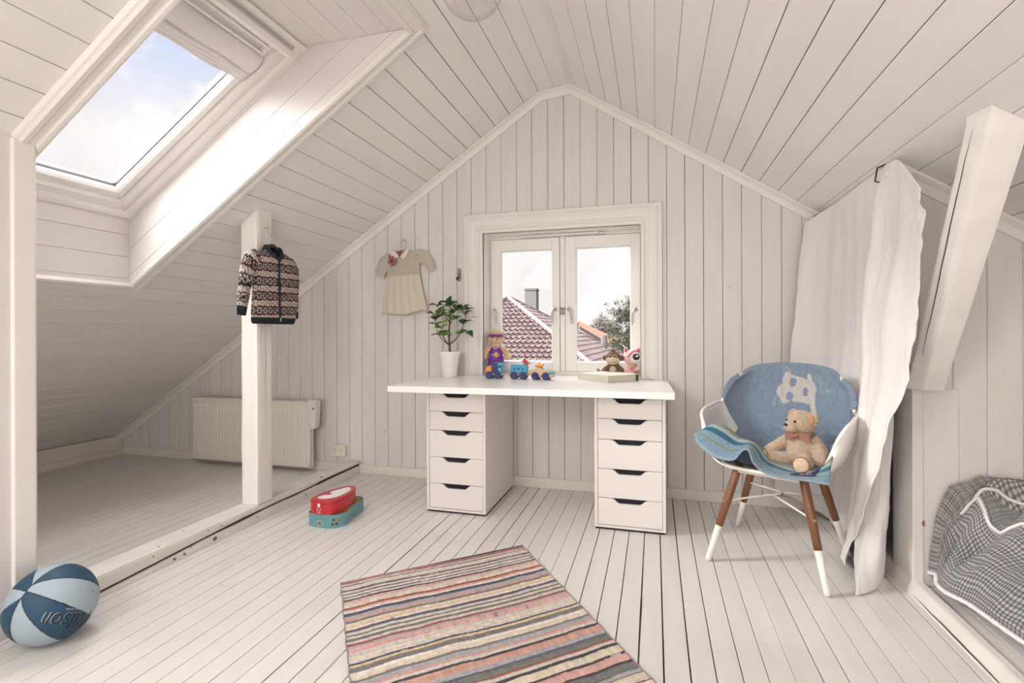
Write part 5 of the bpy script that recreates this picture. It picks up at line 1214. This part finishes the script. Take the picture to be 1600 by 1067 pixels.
# ================================================================== TINS
m_teal = mat('teal_printed_tin', (.14,.34,.36), .4, coat=.2, var=.04, vscale=20); m_tin_in = mat('yellow_printed_inside', (.66,.46,.12), .5, var=.3, vscale=60); m_redt = mat('red_printed_tin', (.52,.018,.025), .35, coat=.25)
t = empty('open_tin', (-1.44,-.86,0), label='open teal printed tin box lying on the floor under the red tin', cat='tin'); to = Vector(t.location)
P0 = [(-1.530,-.975),(-1.450,-.992),(-1.380,-.985),(-1.345,-.955),(-1.335,-.915),(-1.345,-.870),(-1.358,-.835),(-1.362,-.790),(-1.375,-.690),(-1.440,-.672),(-1.500,-.700),(-1.535,-.780),(-1.545,-.880)]
def smooth_loop(P, n=6):
    out = []; m_ = len(P)
    for i in range(m_):
        p = [Vector((*P[(i+k) % m_], 0)) for k in (-1,0,1,2)]
        for j in range(n):
            f = j/n; out.append(.5*((2*p[1])+(p[2]-p[0])*f+(2*p[0]-5*p[1]+4*p[2]-p[3])*f*f+(3*p[1]-p[0]-3*p[2]+p[3])*f**3))
    return out
LP = smooth_loop(P0); cL = sum(LP, Vector())/len(LP)
def wallring(LP, z0, z1, th, o, c): 
    mb = MB(); n = len(LP); vs = []
    for (s, z) in ((1,z0),(1,z1),(1-th,z1),(1-th,z0+.002)): vs += [Vector((c.x+(p.x-c.x)*s, c.y+(p.y-c.y)*s, z))-o for p in LP]
    fs = [(k*n+i, k*n+(i+1) % n, (k+1)*n+(i+1) % n, (k+1)*n+i) for k in range(3) for i in range(n)]
    return mb.add(vs, fs+[tuple(range(n))])
wallring(LP, 0, .070, .02, to, cL).build('side_wall', m_teal, t)
mb = MB(); mb.prism([Vector((cL.x+(p.x-cL.x)*.975, cL.y+(p.y-cL.y)*.975, .003))-to for p in LP], (0,0,.002)); mb.build('printed_bottom', m_tin_in, t)
wallring([cL+(p-cL)*.978 for p in LP], .004, .066, .004, to, cL).build('printed_inside', m_tin_in, t)
mb = MB(); mb.tube([Vector((p.x, p.y, .070))-to for p in LP], .0016, 6, closed=True); mb.build('rolled_rim', m_teal, t)
def front(x, z, e=.0008):                      # point on the tin's front side, x measured from its left corner
    L_ = 0; q = [p for p in LP[0:6*6]]
    for a, b in zip(q, q[1:]):
        s = (b-a).length
        if L_+s >= x: d = (b-a)/s; n = Vector((d.y,-d.x,0)); p = a+d*(x-L_)+n*e; return Vector((p.x,p.y,z))-to
        L_ += s
    return Vector((q[-1].x,q[-1].y,z))-to
mb = MB(); rs = random.Random(3); mb.grid(lambda u, v: front(lerp(.068,.098,u), lerp(.010,.036,v)), 6, 1); bc = mb.build('barcode_patch', mat('cream_print', (.62,.58,.46), .6), t)
mb = MB(); x = .072
while x < .094: w = rs.choice([.0007,.0012,.0018]); mb.add([front(x,.014,.0014),front(x+w,.014,.0014),front(x+w,.032,.0014),front(x,.032,.0014)], [(0,1,2,3)]); x += w+rs.choice([.0008,.0013])
mb.build('barcode_lines', m_black, bc)
m_dig = mat('orange_brown_print', (.45,.16,.04), .5); m_dgrey = mat('dark_grey_print', (.05,.05,.05), .6); m_lb = mat('pale_blue_print', (.10,.26,.42), .6)
def fpoly(P, e): return MB().add([front(x, z, e) for x, z in P], [tuple(range(len(P)))])
dg = fpoly([(.150,.024),(.152,.034),(.165,.038),(.172,.046),(.190,.048),(.200,.054),(.202,.044),(.196,.034),(.185,.026),(.165,.022)], .001).build('digger_picture', m_dig, t)
fpoly([(.158,.038),(.158,.052),(.168,.053),(.170,.040)], .0014).build('digger_cab', m_dgrey, dg)
for (cx, cz_, r) in ((.157,.022,.007),(.178,.024,.007)): fpoly([(cx+r*math.cos(k*PI/6), cz_+r*math.sin(k*PI/6)) for k in range(12)], .0016).build('digger_wheel', m_dgrey, dg)
mb = MB()
for k in range(7): w = .036-.003*(k % 3); mb.add([front(.010,.052-k*.006,.001),front(.010+w,.052-k*.006,.001),front(.010+w,.0535-k*.006,.001),front(.010,.0535-k*.006,.001)], [(0,1,2,3)])
mb.build('small_print', m_lb, t)
t = empty('red_tin', (-1.44,-.90,.0715), label='red closed tin with a white printed lid lying on top of the teal tin', cat='tin'); to = Vector(t.location)
P1 = [(-1.510,-.985),(-1.440,-.998),(-1.384,-.978),(-1.366,-.930),(-1.362,-.870),(-1.372,-.800),(-1.395,-.740),(-1.440,-.722),(-1.470,-.745),(-1.495,-.800),(-1.515,-.850),(-1.520,-.920)]
LP2 = smooth_loop(P1, 5); c2_ = sum(LP2, Vector())/len(LP2)
mb = MB(); mb.prism([Vector((p.x,p.y,.0715))-to for p in LP2], (0,0,.058)); mb.build('body', m_redt, t, bevel=.001)
mb = MB(); mb.prism([Vector((c2_.x+(p.x-c2_.x)*1.02,c2_.y+(p.y-c2_.y)*1.02,.1305))-to for p in LP2], (0,0,.016)); lid = mb.build('lid', m_redt, t, bevel=.0025)
P2 = [(-1.492,-.955),(-1.455,-.968),(-1.420,-.950),(-1.395,-.915),(-1.388,-.860),(-1.392,-.800),(-1.412,-.762),(-1.440,-.755),(-1.455,-.790),(-1.480,-.840),(-1.470,-.872),(-1.448,-.880),(-1.452,-.900),(-1.482,-.915)]
mb = MB(); mb.prism([Vector((p.x,p.y,.1463))-to for p in smooth_loop(P2, 4)], (0,0,.0008)); mb.build('white_lid_patch', m_toyw, lid)
q0 = Vector((-1.510,-.985,0)); q1 = Vector((-1.384,-.978,0))
def rfront(x, z, e=.001):
    L_ = 0; q = LP2[0:16]
    for a, b in zip(q, q[1:]):
        s = (b-a).length
        if L_+s >= x: d = (b-a)/s; n = Vector((d.y,-d.x,0)); p = a+d*(x-L_)+n*e; return Vector((p.x,p.y,z))-to
        L_ += s
    return Vector((q[-1].x,q[-1].y,z))-to
mb = MB(); mb.add([rfront(.062+.009*math.cos(k*PI/8), .122+.012*math.sin(k*PI/8)) for k in range(16)], [tuple(range(16))]); mb.build('white_print', m_toyw, t)
for k, (dx, cm) in enumerate(((-.012,m_twood),(-.004,m_lb),(.004,m_lb),(.011,m_tor))): MB().add([rfront(.062+dx-.0035,.0985),rfront(.062+dx+.0035,.0985),rfront(.062+dx+.0035,.1055),rfront(.062+dx-.0035,.1055)], [(0,1,2,3)]).build('print_spot', cm, t)
text_mb('Puzzle', .0085, lambda x, y, z: rfront(.062+x, .0915+y, .0008+z), extr=.0002).build('tin_lettering', m_pw, t)
text_mb('Puzzle', .0085, lambda x, y, z: rfront(.062+x, .0815+y, .0008+z), extr=.0002).build('tin_lettering', m_pw, t)

# ================================================================== DUVET IN THE RIGHT ALCOVE
t = empty('duvet', (1.55,-1.15,.03), label='crumpled grey and white checked duvet with white piping heaped on the alcove floor', cat='duvet'); to = Vector(t.location)
hemD = [(1.312,-.952),(1.330,-.965),(1.322,-.995),(1.309,-1.040),(1.312,-1.085),(1.345,-1.150),(1.362,-1.235),(1.385,-1.37),(1.43,-1.55),(1.50,-1.75)]
def duv(u, v):
    """u along the heap from the end wall towards the camera, v from the hem up and over to the right"""
    b = cr_spline([Vector((*p,0)) for p in hemD], u)
    H = interp([(0,.445),(.12,.43),(.3,.40),(.5,.36),(.7,.32),(1,.26)], u)
    rise = interp([(0,.10),(.04,.30),(.10,.62),(.18,.86),(.3,1.0),(.55,1.03),(.8,1.0),(1,.98)], v)
    near = interp([(0,.010),(.12,.035),(.25,.08),(.4,.12),(1,.20)], u)
    x = b.x + interp([(0,0),(.04,.004),(.10,.02),(.18,.06),(.3,.16),(.55,.42),(1,1.05)], v) + near*sstep(0,.2,v)
    y = b.y + .05*math.sin(v*3)*u
    z = .034 + H*rise*(1 if u < .16 else lerp(1, .82+.18*sstep(.1,.5,v), sstep(.16,.3,u)))
    dent = .055*math.exp(-((u-.24)/.05)**2-((v-.08)/.05)**2)+.05*math.exp(-((u-.36)/.05)**2-((v-.11)/.04)**2)
    fold = .028*math.sin(u*26+v*9)*sstep(.02,.15,v)+.030*noise.noise((u*7,v*9,2))*sstep(.02,.1,v)+.010*noise.noise((u*22,v*26,5))*sstep(.0,.06,v)
    z = max(.032, z-dent+fold*(1-.5*(u<.1))); 
    y = min(y+.012*noise.noise((u*9,v*12,8)), -.952-.004)
    return Vector((x+.010*noise.noise((u*14,v*10,1))*(v > .02), y, z))-to
DG = srgb(98,96,97); DW = srgb(190,186,182); DL = srgb(126,127,126)
def chk(s, q, per, d, w, f=.5):
    a = (s/per) % 1 < f; b = (q/per) % 1 < f
    return w if (a and b) else (tuple(lerp(x, y, .28) for x, y in zip(d, w)) if (a or b) else d)
def dcol(u, v):
    L1 = u*.95; L2 = v*1.35
    e1 = v-(.20+.10*math.sin(u*5+.4)) ; e2 = u-(.30+.55*v)
    big = (.10 < u < .34) and (.155 < v < .42) and u < .13+.75*(v-.10)
    dots = v > .20+.16*max(0,(u-.28)) and u > .12 and not big
    if u < .12 and v > .02: return chk(L1, L2, .0105, DG, DW)
    if abs(v-(.19+.16*max(0,u-.28))) < .007 and u > .12: return DW
    if big: return chk(L1+L2*.3, L2, .020, DG, DW, .55)
    if dots:
        a = (L1/.014) % 1; b = (L2/.014) % 1
        return DW if (a < .32 and b < .32) else tuple(c*(.95+.05*math.sin(L2*700)) for c in DL)
    return chk(L1, L2, .0115, srgb(90,91,98), DW, .45)
mb = MB(); mb.grid(duv, 330, 420, colfn=dcol); mb.build('cover', m_attr, t, smooth=True, attr=True)
mb = MB(); mb.tube([duv(k/200, .004)+Vector((-.003,0,.004)) for k in range(201)], [.0075+.0025*noise.noise((k*.3,0,0)) for k in range(201)], 8); mb.build('hem_piping', m_pw, t, smooth=True)
mb = MB(); mb.tube([duv(lerp(.12,1,k/160), .19+.16*max(0,lerp(.12,1,k/160)-.28))+Vector((-.002,-.002,.004)) for k in range(161)], .0055, 8); mb.build('seam_piping', m_pw, t, smooth=True)
mb = MB(); mb.tube([duv(.125+.19*math.sin(k/40*PI*.5)*.9, .155+.27*(k/40)) + Vector((-.002,-.001,.004)) for k in range(41)], .006, 8); mb.build('corner_piping', m_pw, t, smooth=True)

# ================================================================== CEILING LAMP
t = empty('ceiling_lamp', (-.352,-1.60,2.655), label='round clear glass globe lamp hanging just under the ridge', cat='lamp')
mb = MB(); mb.lathe([(.052,0),(.052,-.020),(.040,-.028),(.012,-.030)], 28); mb.build('ceiling_mount', m_tip, t, smooth=False)
mb = MB(); mb.tube([(0,0,-.03),(0,0,-.22)], .006, 8); mb.build('stem', m_tip, t)
GZ = -.360; mb = MB(); prg = [(.032,GZ+.135),(.034,GZ+.112)]+[(.115*math.sin(a), GZ+.115*math.cos(a)) for a in [R(18+162*k/30) for k in range(31)]]
prg[-1] = (.0008, GZ-.115); mb.lathe(prg, 48, caps=False); mb.build('glass_globe', m_globe, t, smooth=True, solid=.0025)
mb = MB(); mb.lathe([(.018,-.205),(.018,-.245),(.014,-.25)], 16); mb.build('bulb_holder', m_tip, t, smooth=False)
mb = MB(); mb.lathe([(.011,-.25),(.015,-.265),(.024,-.285),(.024,-.30),(.014,-.315),(.001,-.32)], 20); mb.build('bulb', mat('frosted_bulb', (.8,.8,.8), .2), t, smooth=True)

# ================================================================== OUTSIDE
m_tile = mat('mauve_clay_tile', (0.121, 0.085, 0.085), .5, var=.28, vscale=3, spec=.4); m_tile2 = mat('orange_clay_tile', (0.198, 0.094, 0.052), .7, var=.2, vscale=3); m_plaster = mat('pale_plaster', (0.165, 0.16, 0.154), .9, var=.15, vscale=2); m_stone = mat('grey_chimney', (0.149, 0.146, 0.143), .9, var=.2, vscale=4)
A_ = Vector((-6.482,20.0,2.674)); D_ = 5.2
h1 = Vector((1.60,-1.75,-1))*D_; h2 = Vector((1.75,1.60,-1))*D_; h3 = Vector((-1.60,1.75,-1))*D_; h4 = Vector((-1.75,-1.60,-1))*D_
t = empty('tiled_house', (A_.x, A_.y, A_.z-9), label='neighbouring house with a mauve tiled hipped roof seen through the window', cat='house'); to = Vector(t.location)
def roof_face(P, Q, nt_, nrow):
    """pan tiles in courses on the triangle A,P,Q"""
    mb = MB(); e = (Q-P).normalized(); mid_ = (P+Q)/2; up_ = (A_-mid_); Ls = up_.length; upn = up_.normalized(); n = e.cross(upn).normalized()
    if n.z < 0: n = -n
    W_ = (Q-P).length
    for r_ in range(nrow):
        v0, v1 = r_/nrow, (r_+1.12)/nrow
        c0_, c1_ = W_/2*(1-v0), W_/2*(1-min(1,v1)); 
        if c0_ < .1: continue
        k = max(2, int(2*c0_/.24)); vs = []; m_ = k*6+1
        for j, (v, lift) in enumerate(((v0,.075),(v1,.0))):
            for i in range(m_):
                x = -c0_+2*c0_*i/(m_-1); xx = max(-W_/2*(1-v)-.1, min(W_/2*(1-v)+.1, x))
                h = .035*math.cos((x/.24)*2*PI)+.02*math.cos((x/.24)*4*PI+1)
                vs.append(mid_+e*xx+upn*(Ls*min(1,v))+n*(h+lift)-to)
        vs += [vs[i]-n*.09 for i in range(m_)]
        fs = [(i,i+1,m_+i+1,m_+i) for i in range(m_-1)]+[(i+1,i,2*m_+i,2*m_+i+1) for i in range(m_-1)]
        mb.add(vs, fs)
    return mb
for P, Q, nm in ((A_+h4,A_+h1,'front'),(A_+h1,A_+h2,'right')):
    roof_face(P, Q, 60, 30).build('roof_slope', m_tile, t, smooth=False)
for P, Q in ((A_+h2,A_+h3),(A_+h3,A_+h4)): MB().add([A_-to,P-to,Q-to],[(0,1,2)]).build('roof_slope', m_tile, t)
for hv in (h1, h2, h4):
    mb = MB(); n_ = int(hv.length/.36); 
    for k in range(n_):
        a = A_+hv*(k/n_)+Vector((0,0,.06)); b = A_+hv*((k+1.15)/n_)+Vector((0,0,.02)); mb.tube([a-to,b-to], [.10,.13], 10)
    mb.build('ridge_tiles', m_tile, t, smooth=False)
mb = MB(); mb.box(-2.3,2.3,-2.3,2.3,-.1,.1)
W4 = [A_+h*.88 for h in (h1,h2,h3,h4)]; mb = MB(); mb.prism([Vector((p.x,p.y,A_.z-D_*.9))-to for p in W4], (0,0,-4.5)); mb.build('walls', m_plaster, t)
mb = MB(); ccx, ccy = -6.105, 23.3; mb.box(ccx-.31-to.x, ccx+.31-to.x, ccy-.3-to.y, ccy+.3-to.y, 4.0, 9.72); mb.box(ccx-.34-to.x, ccx+.34-to.x, ccy-.33-to.y, ccy+.33-to.y, 9.62, 9.68); mb.build('chimney', m_stone, t)
mb = MB(); v_ = Vector((-2.16, 22.36, .12)); mb.tube([v_-to, v_-to+Vector((0,0,.75))], .16, 10); mb.build('roof_vent', m_stone, t)
t = empty('orange_roof_house', (-4.2,37,-7), label='farther house with an orange tiled roof between the mauve roof and the tree', cat='house'); to = Vector(t.location)
q1, q2, q3, q4 = Vector((-5.08,34,1.50)), Vector((-2.81,34,.165)), Vector((-2.2,38,.31)), Vector((-5.62,37,1.97))
mb = MB(); mb.prism([p-to for p in (q1,q2,q3,q4)], (0,.05,-.16)); mb.build('roof_slope', m_tile2, t)
mb = MB(); mb.prism([p-to for p in (q1+Vector((0,-.02,-.02)),q2+Vector((0,-.02,-.02)),q2+Vector((0,-.02,-.26)),q1+Vector((0,-.02,-.26)))], (0,.25,0)); mb.build('verge_board', mat('brown_verge', (0.055, 0.039, 0.03), .8), t)
mb = MB(); mb.tube([q2-to+Vector((0,-.1,-.06)), q3-to+Vector((0,.1,-.06))], .10, 8); mb.build('gutter', m_stone, t)
mb = MB(); mb.prism([Vector((-5.2,34.3,1.0))-to, Vector((-2.6,34.3,-.55))-to, Vector((-2.6,34.3,-7))-to, Vector((-5.2,34.3,-7))-to], (0,5,0)); mb.build('walls', m_plaster, t)
mb = MB(); mb.box(-5.33-to.x,-5.02-to.x,32.8-to.y,33.2-to.y,4.5,8.72); mb.box(-5.37-to.x,-4.98-to.x,32.76-to.y,33.24-to.y,8.62,8.70); mb.build('chimney', m_stone, t)
# trees
m_bark = mat('grey_bark', (.12,.09,.07), .9); m_pine = mat('pine_needles', (0.047, 0.052, 0.025), .85, var=.45, vscale=1.5); m_twig = mat('bare_twigs', (0.094, 0.072, 0.066), .9); m_pine2 = mat('distant_needles', (0.077, 0.083, 0.061), .9, var=.3, vscale=1)
def tree(name, loc, h, crown, mm, label, seed, n=260, ls=.5, cat='tree'):
    t = empty(name, loc, label=label, cat=cat, group=None); r = random.Random(seed); mb = MB()
    mb.tube([(0,0,0),(0.1,0,h*.5),(.05,.1,h*.95)], [.28,.2,.05], 8)
    tips = []
    for k in range(26):
        z = h*r.uniform(.35,.95); a = r.uniform(0,2*PI); f = crown*(1-.6*(z/h-.35)/.6)*r.uniform(.6,1)
        e = Vector((math.cos(a)*f, math.sin(a)*f, z+f*.25)); mb.tube(spline([(0,0,z-.2),(e.x*.5,e.y*.5,z+f*.05),e],5), [.07,.06,.05,.04,.03,.02], 5); tips.append(e); tips.append(e*.6+Vector((0,0,z*.4)))
    mb.build('trunk_and_branches', m_bark, t)
    mb = MB()
    for k in range(n):
        c = r.choice(tips)+Vector((r.gauss(0,.45*crown/2.6),r.gauss(0,.45*crown/2.6),r.gauss(0,.28)))
        for j in range(16):
            d = Vector((r.gauss(0,1),r.gauss(0,1),r.gauss(0,.7)+.3)).normalized(); p = c+d*r.uniform(0,.3)*ls*1.5; s = d.orthogonal().normalized()*.05*ls*1.6
            mb.add([p-s, p+s, p+d*ls*.7], [(0,1,2)])
    tag(mb.build('foliage', mm, t, recalc=False), kind='stuff'); return t
tree('pine_tree', (-1.0,30.0,-6.5), 9.6, 2.5, m_pine, 'broad olive green pine tree beyond the roofs at the right of the window', 4, 700, .34)
tree('bare_tree', (-4.5,44.0,-6.5), 9.9, 1.3, m_twig, 'bare reddish brown tree standing between the orange roof and the pine', 6, 260, .34)
tree('distant_tree', (-6.0,60.0,-7), 9.4, 2.6, m_pine2, 'hazy green tree far behind the bare tree', 8, 200, .8)
mb = MB(); mb.box(-120,120,6,260,-8,-7); tag(mb.build('ground', mat('distant_grass', (0.055, 0.061, 0.039), .95, var=.3, vscale=.2)), kind='structure')
